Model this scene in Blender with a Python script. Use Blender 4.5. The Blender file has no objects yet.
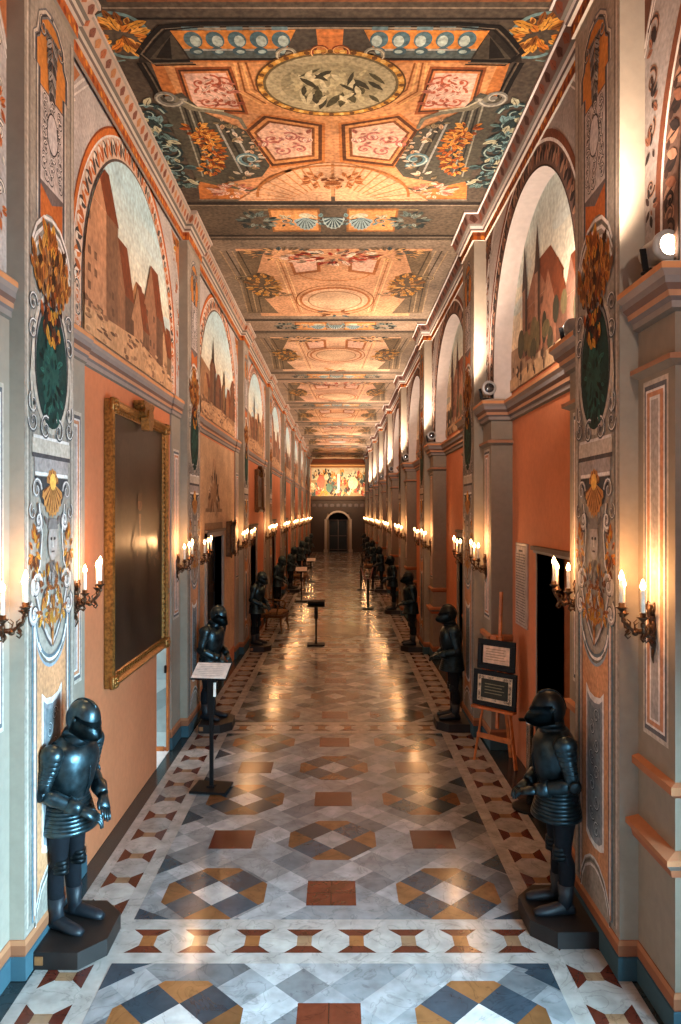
import bpy, bmesh, math, random
from mathutils import Vector, Matrix
PI = math.pi
H = 3.2                     # eye height in metres; the building is laid out in units of H
S = bpy.context.scene
COL = S.collection

# ------------------------------------------------------------------ building lines (units of H)
PIL = [-0.15, 1.55, 3.22, 5.1, 7.0, 8.9, 10.8, 12.65, 14.5, 16.4]   # near edge of every painted pilaster
WP = 0.29
END, BACK = 18.1, -0.6
XL, XLP, XLN = -0.712, -0.673, -0.705      # left wall, painted pilaster face, narrow strip face
XR, XRP, XRN, XRA = 0.73, 0.60, 0.64, 0.655   # right wall, painted pilaster, narrow pier, arch plane
ZC = 1.32
XC = -0.02
NP = 0.17                                   # narrow pier width

# ------------------------------------------------------------------ colour + materials
def lin(c):
    return tuple((x/12.92 if x <= .04045 else ((x+.055)/1.055)**2.4) for x in c[:3]) + (1.0,)
def hexc(s):
    return tuple(int(s[i:i+2], 16)/255 for i in (0, 2, 4))
def mixc(a, b, t): return tuple(a[i]*(1-t)+b[i]*t for i in range(3))

def new_mat(name):
    m = bpy.data.materials.new(name); m.use_nodes = True
    nt = m.node_tree; b = nt.nodes['Principled BSDF']
    return m, nt, b
def N(nt, t, **k):
    n = nt.nodes.new(t)
    for a, v in k.items(): setattr(n, a, v)
    return n
def attr_mat(name, rough=.75, nscale=3.0, amt=.25, fine=40, fineamt=.15, spec=.3, metal=0.0, bump=0.0):
    m, nt, b = new_mat(name)
    at = N(nt, 'ShaderNodeAttribute', attribute_name='Col')
    tc = N(nt, 'ShaderNodeTexCoord')
    def noise(sc, det, lo, hi):
        n = N(nt, 'ShaderNodeTexNoise'); n.inputs['Scale'].default_value = sc; n.inputs['Detail'].default_value = det
        nt.links.new(tc.outputs['Object'], n.inputs['Vector'])
        r = N(nt, 'ShaderNodeMapRange'); r.inputs['From Min'].default_value = .3; r.inputs['From Max'].default_value = .7
        r.inputs['To Min'].default_value = lo; r.inputs['To Max'].default_value = hi
        nt.links.new(n.outputs['Fac'], r.inputs['Value']); return n, r
    n1, r1 = noise(nscale, 4, 1-amt, 1+amt*.5)
    n2, r2 = noise(fine, 6, 1-fineamt, 1+fineamt)
    mu = N(nt, 'ShaderNodeMath', operation='MULTIPLY')
    nt.links.new(r1.outputs[0], mu.inputs[0]); nt.links.new(r2.outputs[0], mu.inputs[1])
    vm = N(nt, 'ShaderNodeVectorMath', operation='SCALE')
    nt.links.new(at.outputs['Color'], vm.inputs[0]); nt.links.new(mu.outputs[0], vm.inputs['Scale'])
    nt.links.new(vm.outputs[0], b.inputs['Base Color'])
    b.inputs['Roughness'].default_value = rough; b.inputs['Specular IOR Level'].default_value = spec
    b.inputs['Metallic'].default_value = metal
    if bump:
        bp = N(nt, 'ShaderNodeBump'); bp.inputs['Strength'].default_value = bump; bp.inputs['Distance'].default_value = .01
        nt.links.new(n2.outputs['Fac'], bp.inputs['Height']); nt.links.new(bp.outputs[0], b.inputs['Normal'])
    return m
def flat_mat(name, col, rough=.5, metal=0.0, spec=.5, nscale=20, amt=.15, emit=None, es=0, bump=0.0):
    m, nt, b = new_mat(name)
    tc = N(nt, 'ShaderNodeTexCoord'); n = N(nt, 'ShaderNodeTexNoise'); n.inputs['Scale'].default_value = nscale; n.inputs['Detail'].default_value = 5
    nt.links.new(tc.outputs['Object'], n.inputs['Vector'])
    cr = N(nt, 'ShaderNodeValToRGB')
    c = lin(col); cr.color_ramp.elements[0].position = .3; cr.color_ramp.elements[1].position = .7
    cr.color_ramp.elements[0].color = tuple(x*(1-amt) for x in c[:3])+(1,)
    cr.color_ramp.elements[1].color = tuple(min(1, x*(1+amt)) for x in c[:3])+(1,)
    nt.links.new(n.outputs['Fac'], cr.inputs[0]); nt.links.new(cr.outputs[0], b.inputs['Base Color'])
    b.inputs['Roughness'].default_value = rough; b.inputs['Metallic'].default_value = metal
    b.inputs['Specular IOR Level'].default_value = spec
    if emit:
        b.inputs['Emission Color'].default_value = lin(emit); b.inputs['Emission Strength'].default_value = es
    if bump:
        bp = N(nt, 'ShaderNodeBump'); bp.inputs['Strength'].default_value = bump; bp.inputs['Distance'].default_value = .005
        nt.links.new(n.outputs['Fac'], bp.inputs['Height']); nt.links.new(bp.outputs[0], b.inputs['Normal'])
    return m

M = {}
M['fresco'] = attr_mat('painted_plaster', .8, 2.5, .22, 28, .22, .2)
M['ceilfresco'] = attr_mat('ceiling_fresco', .8, 1.6, .32, 22, .38, .2)
M['mural'] = attr_mat('mural_paint', .7, 3, .2, 16, .25, .3)
M['plaster'] = attr_mat('plaster_wall', .8, 1.2, .12, 14, .06, .25)
M['oil'] = attr_mat('oil_paint', .33, 2.2, .5, 20, .4, .5)
M['steel'] = flat_mat('blackened_steel', hexc('3a4b51'), .33, .88, .5, 14, .55, bump=.15)
M['steel_dark'] = flat_mat('dark_steel', hexc('26343a'), .34, .85, .5, 14, .5, bump=.15)
M['steel_black'] = flat_mat('black_steel', hexc('161d20'), .42, .75, .5, 14, .5, bump=.15)
M['leather'] = flat_mat('black_leather', hexc('141a20'), .5, 0, .4, 30, .3)
M['cloth'] = flat_mat('dark_cloth', hexc('0b0f15'), .85, 0, .2, 40, .3)
M['plinth'] = flat_mat('dark_wood', hexc('1c1614'), .5, 0, .4, 8, .35)
M['tag'] = flat_mat('brass_tag', hexc('8a5a34'), .5, .2)
M['bronze'] = flat_mat('bronze', hexc('4a3424'), .4, .8, .5, 30, .5)
M['wax'] = flat_mat('candle_wax', hexc('efe2cc'), .5, 0, .4)
M['flame'] = flat_mat('candle_bulb', hexc('fff0d0'), .4, emit=(1, .80, .52), es=38)
M['gold'] = flat_mat('gilt_wood', hexc('8a5c2a'), .38, .65, .5, 35, .55, bump=.5)
M['golddark'] = flat_mat('dark_gilt_wood', hexc('5a3a1c'), .45, .5, .5, 30, .5, bump=.4)
M['black'] = flat_mat('black_paint', hexc('09090a'), .55, 0, .2)
M['void'] = flat_mat('room_darkness', hexc('060606'), .9, 0, .1)  # near black standing in for the darkness of an unlit room
M['wood'] = flat_mat('easel_wood', hexc('b4642c'), .5, 0, .4, 12, .3)
M['darkwood'] = flat_mat('carved_dark_wood', hexc('3a2418'), .5, 0, .4, 12, .45, bump=.3)
M['paper'] = flat_mat('white_card', hexc('e8ddd2'), .6, 0, .3)
M['print'] = flat_mat('grey_print', hexc('a89c92'), .6)
M['white'] = flat_mat('white_enamel', hexc('8f8c88'), .35, 0, .5)
M['lampglass'] = flat_mat('flood_lens', hexc('fff4e4'), .3, emit=(1, .9, .78), es=14)
M['lensdark'] = flat_mat('unlit_lens', hexc('2a2a2c'), .1, 0, .8)
M['chrome'] = flat_mat('chrome', hexc('c8c8c8'), .2, .95)
M['brass'] = flat_mat('polished_brass', hexc('5a4028'), .4, .6)
M['velvet'] = flat_mat('red_velvet', hexc('5a1418'), .8)
M['seat'] = flat_mat('faded_tapestry', hexc('7a5a3c'), .8, 0, .2, 30, .5)
M['etched'] = attr_mat('etched_glass', .25, 2, .15, 10, .1, .5)
M['pane'] = flat_mat('daylight_pane', hexc('dfeaf2'), .2, emit=(.75, .88, 1.0), es=2.0)

def marble(name, rough):
    m, nt, b = new_mat(name)
    at = N(nt, 'ShaderNodeAttribute', attribute_name='Col'); tc = N(nt, 'ShaderNodeTexCoord')
    nz = N(nt, 'ShaderNodeTexNoise'); nz.inputs['Scale'].default_value = 3.2; nz.inputs['Detail'].default_value = 8; nz.inputs['Distortion'].default_value = 1.6
    nt.links.new(tc.outputs['Object'], nz.inputs['Vector'])
    # veins where the noise crosses its middle
    ab = N(nt, 'ShaderNodeMath', operation='SUBTRACT'); ab.inputs[1].default_value = .5; nt.links.new(nz.outputs['Fac'], ab.inputs[0])
    a2 = N(nt, 'ShaderNodeMath', operation='ABSOLUTE'); nt.links.new(ab.outputs[0], a2.inputs[0])
    mr = N(nt, 'ShaderNodeMapRange'); mr.inputs['From Min'].default_value = 0; mr.inputs['From Max'].default_value = .02
    mr.inputs['To Min'].default_value = .72; mr.inputs['To Max'].default_value = 1.0; nt.links.new(a2.outputs[0], mr.inputs['Value'])
    n2 = N(nt, 'ShaderNodeTexNoise'); n2.inputs['Scale'].default_value = 7; n2.inputs['Detail'].default_value = 7
    nt.links.new(tc.outputs['Object'], n2.inputs['Vector'])
    r2 = N(nt, 'ShaderNodeMapRange'); r2.inputs['From Min'].default_value = .3; r2.inputs['From Max'].default_value = .7
    r2.inputs['To Min'].default_value = .72; r2.inputs['To Max'].default_value = 1.18; nt.links.new(n2.outputs['Fac'], r2.inputs['Value'])
    mu = N(nt, 'ShaderNodeMath', operation='MULTIPLY'); nt.links.new(mr.outputs[0], mu.inputs[0]); nt.links.new(r2.outputs[0], mu.inputs[1])
    dk = N(nt, 'ShaderNodeMath', operation='MULTIPLY'); dk.inputs[1].default_value = .60; nt.links.new(mu.outputs[0], dk.inputs[0])
    vm = N(nt, 'ShaderNodeVectorMath', operation='SCALE'); nt.links.new(at.outputs['Color'], vm.inputs[0]); nt.links.new(dk.outputs[0], vm.inputs['Scale'])
    nt.links.new(vm.outputs[0], b.inputs['Base Color'])
    n3 = N(nt, 'ShaderNodeTexNoise'); n3.inputs['Scale'].default_value = 1.3; n3.inputs['Detail'].default_value = 5
    nt.links.new(tc.outputs['Object'], n3.inputs['Vector'])
    r3 = N(nt, 'ShaderNodeMapRange'); r3.inputs['From Min'].default_value = .3; r3.inputs['From Max'].default_value = .7
    r3.inputs['To Min'].default_value = rough-.05; r3.inputs['To Max'].default_value = rough+.08; nt.links.new(n3.outputs['Fac'], r3.inputs['Value'])
    nt.links.new(r3.outputs[0], b.inputs['Roughness'])
    b.inputs['Specular IOR Level'].default_value = .5
    bp = N(nt, 'ShaderNodeBump'); bp.inputs['Strength'].default_value = .06; bp.inputs['Distance'].default_value = .02
    nt.links.new(n3.outputs['Fac'], bp.inputs['Height']); nt.links.new(bp.outputs[0], b.inputs['Normal'])
    return m
M['marble'] = marble('inlaid_marble', .18)

# ------------------------------------------------------------------ object helpers
def link(o, parent=None):
    COL.objects.link(o)
    if parent: o.parent = parent
    return o
def empty(name, loc=(0, 0, 0), rz=0, label=None, cat=None, group=None):
    o = bpy.data.objects.new(name, None); o.empty_display_size = .1
    o.location = loc; o.rotation_euler = (0, 0, rz); link(o); tag(o, label, cat, group); return o
def tag(o, label=None, cat=None, group=None, kind=None):
    if label: o['label'] = label
    if cat: o['category'] = cat
    if group: o['group'] = group
    if kind: o['kind'] = kind
    return o
def mesh_obj(name, verts, faces, mat, parent=None, cols=None, smooth=False):
    me = bpy.data.meshes.new(name); me.from_pydata(verts, [], faces); me.update()
    if cols is not None:
        ca = me.color_attributes.new('Col', 'FLOAT_COLOR', 'CORNER'); buf = []
        for p, c in zip(me.polygons, cols):
            if isinstance(c[0], (tuple, list)):
                for k in range(p.loop_total): buf.extend(c[k])
            else:
                for _ in range(p.loop_total): buf.extend(c)
        ca.data.foreach_set('color', buf)
    if smooth:
        for p in me.polygons: p.use_smooth = True
    me.materials.append(mat)
    return link(bpy.data.objects.new(name, me), parent)
def bmobj(name, bm, mat, parent=None, smooth=False):
    bmesh.ops.recalc_face_normals(bm, faces=bm.faces[:])
    me = bpy.data.meshes.new(name); bm.to_mesh(me); bm.free()
    if smooth:
        for p in me.polygons: p.use_smooth = True
    me.materials.append(mat)
    return link(bpy.data.objects.new(name, me), parent)
def copy_tree(o, parent=None):
    c = o.copy(); COL.objects.link(c)
    if parent: c.parent = parent
    for ch in list(o.children): copy_tree(ch, c)
    return c

# coloured solid collector
class Solid:
    def __init__(s): s.v = []; s.f = []; s.c = []
    def face(s, pts, col):
        n = len(s.v); s.v.extend([tuple(p) for p in pts]); s.f.append(tuple(range(n, n+len(pts)))); s.c.append(col)
    def box(s, x0, x1, y0, y1, z0, z1, col):
        col = lin(col)
        p = [(x, y, z) for z in (z0, z1) for y in (y0, y1) for x in (x0, x1)]
        for q in ((0, 2, 3, 1), (4, 5, 7, 6), (0, 1, 5, 4), (2, 6, 7, 3), (0, 4, 6, 2), (1, 3, 7, 5)):
            s.face([p[i] for i in q], col)
    def hbox(s, X0, X1, d0, d1, Z0, Z1, col):      # units of H, Z from the eye level
        s.box(min(X0, X1)*H, max(X0, X1)*H, d0*H, d1*H, (1+Z0)*H, (1+Z1)*H, col)
    def sweep(s, path, prof, side, cols, pattern=None):
        """path: plan points (X,d); prof: (offset, Z); side: +1 offsets to the right of travel; cols: one per profile segment"""
        n = len(path); rows = []
        nor = []
        for i in range(n-1):
            dx, dy = path[i+1][0]-path[i][0], path[i+1][1]-path[i][1]; L = math.hypot(dx, dy)
            nor.append((dy/L*side, -dx/L*side))
        for i in range(n):
            if i == 0: m = nor[0]
            elif i == n-1: m = nor[-1]
            else:
                a, b = nor[i-1], nor[i]; k = 1+a[0]*b[0]+a[1]*b[1]
                m = ((a[0]+b[0])/k, (a[1]+b[1])/k)
            rows.append([((path[i][0]+m[0]*o)*H, (path[i][1]+m[1]*o)*H, (1+z)*H) for o, z in prof])
        for i in range(n-1):
            for j in range(len(prof)-1):
                a, b, c, d = rows[i][j], rows[i+1][j], rows[i+1][j+1], rows[i][j+1]
                s.face([a, b, c, d], lin(cols[j]))
                if pattern and j in pattern:
                    pc, cell, kind = pattern[j]
                    A, B, C_, D_ = map(Vector, (a, b, c, d))
                    L = (B-A).length/H; k = max(1, int(round(L/cell)))
                    nn = (B-A).cross(D_-A); nn = nn.normalized()*.003
                    # point the offset to the open side
                    ref = Vector((nor[i][0], nor[i][1], -.3))
                    if nn.dot(ref) < 0: nn = -nn
                    for q in range(k):
                        t0, t1 = q/k, (q+1)/k
                        def P(t, u): return (A.lerp(B, t).lerp(D_.lerp(C_, t), u))+nn
                        w = t1-t0
                        if kind == 'leaf':
                            s.face([P(t0+w*.5, .06), P(t0+w*.85, .4), P(t0+w*.72, .75), P(t0+w*.5, .95), P(t0+w*.28, .75), P(t0+w*.15, .4)], lin(pc[q % len(pc)]))
                            s.face([P(t0+w*.5, .06), P(t0+w*.56, .5), P(t0+w*.5, .8), P(t0+w*.44, .5)], lin(mixc(pc[q % len(pc)], (0, 0, 0), .5)))
                        else:
                            for e in range(3):
                                cx, cy = t0+w*(.2+.3*e), .3+.4*((q+e) % 2)
                                s.face([P(cx+w*.17*math.cos(z), cy+.26*math.sin(z)) for z in [g*PI/4+.4 for g in range(8)]], lin(pc[(q+e) % len(pc)]))
        for r in (rows[0], rows[-1]): s.face(r, lin(cols[0]))
    def build(s, name, mat, parent=None): return mesh_obj(name, s.v, s.f, mat, parent, s.c)

# 2-D painter: everything is flat paint laid in thin coats on a real surface
class Paint:
    def __init__(s, coat=.0014): s.p = []; s.coat = max(coat, .0012); s.mirror = None; s.tf = None
    def poly(s, pts, col, layer=1):
        if len(pts) < 3: return
        if s.tf: pts = [s.tf(*p) for p in pts]
        s.p.append((pts, layer, col))
        if s.mirror is not None:
            m = s.mirror
            c2 = list(reversed(col)) if isinstance(col[0], (tuple, list)) else col
            s.p.append(([(2*m-x, y) for x, y in reversed(pts)], layer, c2))
    def rect(s, x0, y0, x1, y1, col, layer=1): s.poly([(x0, y0), (x1, y0), (x1, y1), (x0, y1)], col, layer)
    def ell(s, cx, cy, rx, ry, col, layer=1, n=28, rot=0):
        c, q = math.cos(rot), math.sin(rot)
        s.poly([(cx+rx*math.cos(a)*c-ry*math.sin(a)*q, cy+rx*math.cos(a)*q+ry*math.sin(a)*c) for a in [2*PI*i/n for i in range(n)]], col, layer)
    def ring(s, cx, cy, rx, ry, w, col, layer=1, n=36, a0=0, a1=2*PI, wy=None):
        wy = w if wy is None else wy
        for i in range(n):
            p, q = a0+(a1-a0)*i/n, a0+(a1-a0)*(i+1)/n
            s.poly([(cx+(rx)*math.cos(p), cy+(ry)*math.sin(p)), (cx+(rx)*math.cos(q), cy+(ry)*math.sin(q)),
                    (cx+(rx-w)*math.cos(q), cy+(ry-wy)*math.sin(q)), (cx+(rx-w)*math.cos(p), cy+(ry-wy)*math.sin(p))], col, layer)
    def line(s, pts, w, col, layer=2, w2=None, closed=False):
        if closed: pts = list(pts)+[pts[0], pts[1]]
        n = len(pts); w2 = w if w2 is None else w2
        L = []; R = []
        for i, (x, y) in enumerate(pts):
            a = pts[max(0, i-1)]; b = pts[min(n-1, i+1)]
            dx, dy = b[0]-a[0], b[1]-a[1]; l = math.hypot(dx, dy) or 1
            ww = (w+(w2-w)*i/(n-1))*.5
            L.append((x-dy/l*ww, y+dx/l*ww)); R.append((x+dy/l*ww, y-dx/l*ww))
        for i in range(n-1): s.poly([R[i], R[i+1], L[i+1], L[i]], col, layer)
    def scroll(s, cx, cy, r, a0, turns, w, col, layer=3, hl=None):
        k = int(10*abs(turns))+4
        pts = [(cx+r*(1-.8*i/k)*math.cos(a0+2*PI*turns*i/k), cy+r*(1-.8*i/k)*math.sin(a0+2*PI*turns*i/k)) for i in range(k+1)]
        s.line(pts, w, col, layer, w*.5)
        if hl: s.line([(x-w*.12, y+w*.15) for x, y in pts], w*.3, hl, layer+1, w*.15)
        s.ell(cx, cy, r*.22, r*.22, col, layer, 10)
    def leaf(s, x, y, a, L, w, col, layer=3, vein=None):
        c, q = math.cos(a), math.sin(a)
        P = lambda t, o: (x+L*t*c-o*w*q, y+L*t*q+o*w*c)
        s.poly([P(0, 0), P(.25, -.42), P(.55, -.5), P(.85, -.22), P(1, .06), P(.8, .3), P(.5, .5), P(.22, .38)], col, layer)
        if vein: s.poly([P(.05, .0), P(.5, -.06), P(.95, .04), P(.5, .1)], vein, layer+1)
    def bunch(s, cx, cy, rx, ry, n, pal, size, seed, layer=3, up=None, dark=None):
        r = random.Random(seed)
        for i in range(n):
            t = 2*PI*r.random(); k = math.sqrt(r.random())
            x, y = cx+rx*k*math.cos(t), cy+ry*k*math.sin(t)
            a = (up + r.uniform(-.7, .7)) if up is not None else math.atan2(y-cy, x-cx)+r.uniform(-.5, .5)
            L = size*r.uniform(.7, 1.4)
            c = pal[r.randrange(len(pal))]
            s.leaf(x, y, a, L, L*.5, c, layer+i % 3, mixc(c, dark or (.1, .05, .03), .55))
    def shell(s, cx, cy, r, a0, a1, n, c1, c2, layer=3, ry=None):
        ry = ry or r
        for i in range(n):
            p, q = a0+(a1-a0)*i/n, a0+(a1-a0)*(i+1)/n; m = (p+q)/2
            s.poly([(cx, cy), (cx+r*.95*math.cos(p), cy+ry*.95*math.sin(p)), (cx+r*1.05*math.cos(m), cy+ry*1.05*math.sin(m)), (cx+r*.95*math.cos(q), cy+ry*.95*math.sin(q))], c1, layer)
            s.poly([(cx, cy), (cx+r*.9*math.cos(p), cy+ry*.9*math.sin(p)), (cx+r*.9*math.cos(p+(q-p)*.3), cy+ry*.9*math.sin(p+(q-p)*.3))], c2, layer+1)
    def foliage(s, x0, y0, x1, y1, n, pal, size, seed, layer=3):
        """running scroll of curls between two points"""
        r = random.Random(seed)
        dx, dy = x1-x0, y1-y0; L = math.hypot(dx, dy); nx, ny = -dy/L, dx/L
        pts = []
        for i in range(n*6+1):
            t = i/(n*6); o = math.sin(t*n*PI)*size*.5
            pts.append((x0+dx*t+nx*o, y0+dy*t+ny*o))
        s.line(pts, size*.14, pal[0], layer)
        for k in range(n):
            t = (k+.5)/n; sg = 1 if k % 2 == 0 else -1
            cx, cy = x0+dx*t-nx*size*.1*sg, y0+dy*t-ny*size*.1*sg
            s.scroll(cx, cy, size*.42, math.atan2(dy, dx)+PI*(k % 2), 1.1*sg, size*.14, pal[k % len(pal)], layer, pal[(k+1) % len(pal)])
            for q in range(3):
                s.leaf(cx, cy, r.uniform(0, 2*PI), size*.5, size*.2, pal[r.randrange(len(pal))], layer+1)
    def build(s, name, fn, mat, parent=None):
        v = []; f = []; c = []
        for idx, (pts, layer, col) in enumerate(s.p):
            n = len(v); hh = (layer+(idx % 23)/26)*s.coat
            v.extend([fn(x, y, hh) for x, y in pts]); f.append(tuple(range(n, n+len(pts))))
            if isinstance(col[0], (tuple, list)): c.append([lin(k) for k in col])
            else: c.append(lin(col))
        return mesh_obj(name, v, f, mat, parent, c)

# palette
GREY = hexc('978b7e'); GREYD = hexc('6a6259'); GREYL = hexc('baac9c'); WHITE = hexc('d9d0c8')
ORG = hexc('c8702e'); ORGD = hexc('8e4520'); YEL = hexc('d8903a'); SAL = hexc('bd8463'); SALD = hexc('95583a')
BLUEG = hexc('6f8088'); DKBLUE = hexc('2e4a54'); BRN = hexc('4a3428'); DRK = hexc('2c2824'); GOLD = hexc('c68a35'); CREAM = hexc('dcc4a0')
GREEN = hexc('25524a'); PINK = hexc('d8ac94'); OLV = hexc('6a5f4e')

# ------------------------------------------------------------------ FLOOR
WHT = hexc('cfc8c0'); LG = hexc('a0a3a5'); MG = hexc('85898c'); DG = hexc('3c4e5a'); DGB = hexc('2f3b42'); ORT = hexc('96643c'); RED = hexc('7c3826'); TAN = hexc('b08a68'); MAR = hexc('5e2a20')
def clip(poly, clipper):
    out = poly
    for i in range(len(clipper)):
        a, b = clipper[i], clipper[(i+1) % len(clipper)]
        def inside(p): return (b[0]-a[0])*(p[1]-a[1])-(b[1]-a[1])*(p[0]-a[0]) >= -1e-9
        res = []
        for j in range(len(out)):
            p, q = out[j], out[(j+1) % len(out)]
            ip, iq = inside(p), inside(q)
            if ip: res.append(p)
            if ip != iq:
                d = (b[0]-a[0])*(q[1]-p[1])-(b[1]-a[1])*(q[0]-p[0])
                t = ((b[0]-a[0])*(a[1]-p[1])-(b[1]-a[1])*(a[0]-p[0]))/d
                res.append((p[0]+t*(q[0]-p[0]), p[1]+t*(q[1]-p[1])))
        out = res
        if not out: return []
    return out
fl = Paint(.0004); fl.coat = .0005
rnd = random.Random(4)
fl.rect(XL-.35, BACK, XR+.35, END, hexc('3c4648'), 0)
IN, OU = .484, .645
fl.rect(XC-OU, BACK, XC+OU, END, WHT, 1)
def octa(cx, cy, hx, hy, cut):
    return [(cx-hx+cut, cy-hy), (cx+hx-cut, cy-hy), (cx+hx, cy-hy+cut), (cx+hx, cy+hy-cut), (cx+hx-cut, cy+hy), (cx-hx+cut, cy+hy), (cx-hx, cy+hy-cut), (cx-hx, cy-hy+cut)]
def jit(c, a=.06):
    k = 1+rnd.uniform(-a, a); return tuple(min(1, x*k) for x in c)
def chain(x0, x1, y0, y1, along):
    """inlaid chain of white octagons and red/tan bow ties"""
    fl.rect(x0, y0, x1, y1, hexc('6b3225'), 2)
    L = (y1-y0) if along else (x1-x0); W = (x1-x0) if along else (y1-y0)
    k = max(1, round(L/.135)); p = L/k
    for i in range(k+1):
        t = i*p
        # tan centre between octagons and red side pieces stay as ground
        o = octa(0, 0, W/2, p*.40, W*.30)
        tan = [(-W*.2, -p*.12), (W*.2, -p*.12), (W*.2, p*.12), (-W*.2, p*.12)]
        tt = t-p/2
        def place(pts, off):
            return [((x0+x1)/2+a, y0+off+b) for a, b in pts] if along else [(x0+off+b, (y0+y1)/2+a) for a, b in pts][::-1]
        if i >= 1:
            fl.poly(place(o, tt), jit(WHT if not i % 2 else hexc('bdb8b2')), 3)
        if 0 < i < k: fl.poly(place(tan, t), jit(TAN), 3)
PC = [p+WP/2 for p in PIL]
for i, c in enumerate(PC):
    y0, y1 = c-.087, c+.086
    nxt = PC[i+1]-.087 if i+1 < len(PC) else END
    for sx in (-1, 1):
        a, b = XC+sx*(IN+.038), XC+sx*(OU-.029)
        chain(min(a, b), max(a, b), y1-.086, min(nxt+.0, END)+.087, True)
    # the panel between two cross bands
    P0, P1 = y1, nxt
    if i == 0:
        pass
    rect = [(XC-IN, P0), (XC+IN, P0), (XC+IN, P1), (XC-IN, P1)]
    fl.poly(rect, MG, 2)
    q = .0577
    n0 = round(.317*0)
    rows = max(1, int((P1-P0-.18)/.31)+1)
    pitch = (P1-P0-.25)/(rows-1) if rows > 1 else .3
    first = P0+.125
    if i == 0: pitch = .317; rows = 5; first = P1-.192-4*pitch
    # lattice of diagonal tiles
    ny = int((P1-P0)/q)+3
    for a in range(-9, 10):
        for b in range(-1, ny):
            if (a+b) % 2: continue
            cx, cy = XC+a*q, first+b*q-q*1
            if (a+b)//2 % 1: continue
            t = [(cx-q, cy), (cx, cy-q), (cx+q, cy), (cx, cy+q)]
            c = clip(t, rect)
            if len(c) >= 3:
                base = (LG, hexc('8e9396'), hexc('bcbcbc'), hexc('7b8286'))[(a*3+b*5+(a*b) % 3) % 4]
                fl.poly(c, jit(base, .12), 3)
    for r in range(rows):
        cy = first+r*pitch
        side_oct = (r % 2 == 0)
        for cx, isoct in ((XC-.305, side_oct), (XC, not side_oct), (XC+.305, side_oct)):
            if isoct:
                oc = octa(cx, cy, .132, .132, .086)
                oc = clip(oc, rect)
                fl.poly(oc, hexc('8c5c38'), 4)
                for (ax, ay, col) in ((0, 0, hexc('cfc9c4')), (-1, -1, DG), (1, -1, DG), (-1, 1, DG), (1, 1, DG), (-2, 0, ORT), (2, 0, ORT), (0, 2, ORT), (0, -2, ORT)):
                    qx = .0605
                    t = [(cx+ax*qx-qx, cy+ay*qx), (cx+ax*qx, cy+ay*qx-qx), (cx+ax*qx+qx, cy+ay*qx), (cx+ax*qx, cy+ay*qx+qx)]
                    t = clip(t, octa(cx, cy, .132, .132, .086)); t = clip(t, rect) if t else t
                    if len(t) >= 3: fl.poly(t, jit(col, .16), 5)
            else:
                fl.rect(cx-.064, cy-.062, cx+.064, cy+.062, jit(RED, .15), 5)
                fl.rect(cx-.064, cy-.002, cx+.064, cy+.001, hexc('4a2016'), 6)
                fl.rect(cx-.002, cy-.062, cx+.001, cy+.062, hexc('4a2016'), 6)
        # dark half tiles against the border
        for sx in (-1, 1):
            e = XC+sx*IN
            t = [(e, cy+pitch/2-.058), (e, cy+pitch/2+.058), (e-sx*.062, cy+pitch/2)]
            if sx > 0: t = [t[0], t[1], t[2]]
            else: t = [t[0], t[2], t[1]]
            t = clip(t, rect)
            if len(t) >= 3: fl.poly(t, DG, 5)
            t = [(XC+sx*.16-.05, cy+pitch/2), (XC+sx*.16, cy+pitch/2-.05), (XC+sx*.16+.05, cy+pitch/2), (XC+sx*.16, cy+pitch/2+.05)]
            t = clip(t, rect)
            if i > 1 and len(t) >= 3: fl.poly(t, DG, 5)
    # corner triangles
    for sx in (-1, 1):
        for yy, sy in ((P0, 1), (P1, -1)):
            fl.poly([(XC+sx*IN, yy), (XC+sx*IN, yy+sy*.05), (XC+sx*(IN-.09), yy)], DG, 5)
    # cross band: strip, chain, strip
    fl.rect(XC-IN-.038, y0, XC+IN+.038, y1, WHT, 6)
    for sx in (-1, 1): pass
    x0, x1 = XC-IN-.002, XC+IN+.002
    L = x1-x0; k = 8; p = L/k; ya, yb = y0+.038, y1-.043; W = yb-ya
    fl.rect(x0, ya, x1, yb, hexc('6b3225'), 7)
    for j in range(k+1):
        t = x0+j*p
        hx = p*.36
        if 0 < j < k: fl.poly(octa(t, (ya+yb)/2, hx, W/2, W*.3), jit(WHT), 8)
        elif j == 0: fl.poly([(t, ya), (t+hx-W*.3, ya), (t+hx, ya+W*.3), (t+hx, yb-W*.3), (t+hx-W*.3, yb), (t, yb)], WHT, 8)
        else: fl.poly([(t-hx+W*.3, ya), (t, ya), (t, yb), (t-hx+W*.3, yb), (t-hx, yb-W*.3), (t-hx, ya+W*.3)], WHT, 8)
        if j < k: fl.rect(t+p*.5-p*.14, ya+W*.28, t+p*.5+p*.14, yb-W*.28, TAN if j % 2 else hexc('b07040'), 8)
# large inlaid medallion further up the corridor
for cy in (6.15, 9.9, 13.6):
    fl.ell(XC, cy, .34, .34, hexc('8a8278'), 9, 40); fl.ring(XC, cy, .33, .33, .035, DG, 10, 40); fl.ring(XC, cy, .26, .26, .05, hexc('9a5a30'), 10, 40)
    for k in range(8):
        a = k*PI/4
        fl.poly([(XC, cy), (XC+.1*math.cos(a-.35), cy+.1*math.sin(a-.35)), (XC+.2*math.cos(a), cy+.2*math.sin(a)), (XC+.1*math.cos(a+.35), cy+.1*math.sin(a+.35))], DG if k % 2 else RED, 11)
floor = fl.build('floor', lambda x, y, h: (x*H, y*H, h-.0062), M['marble'])
tag(floor, 'long inlaid marble floor of octagons and red squares', kind='structure')

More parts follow.
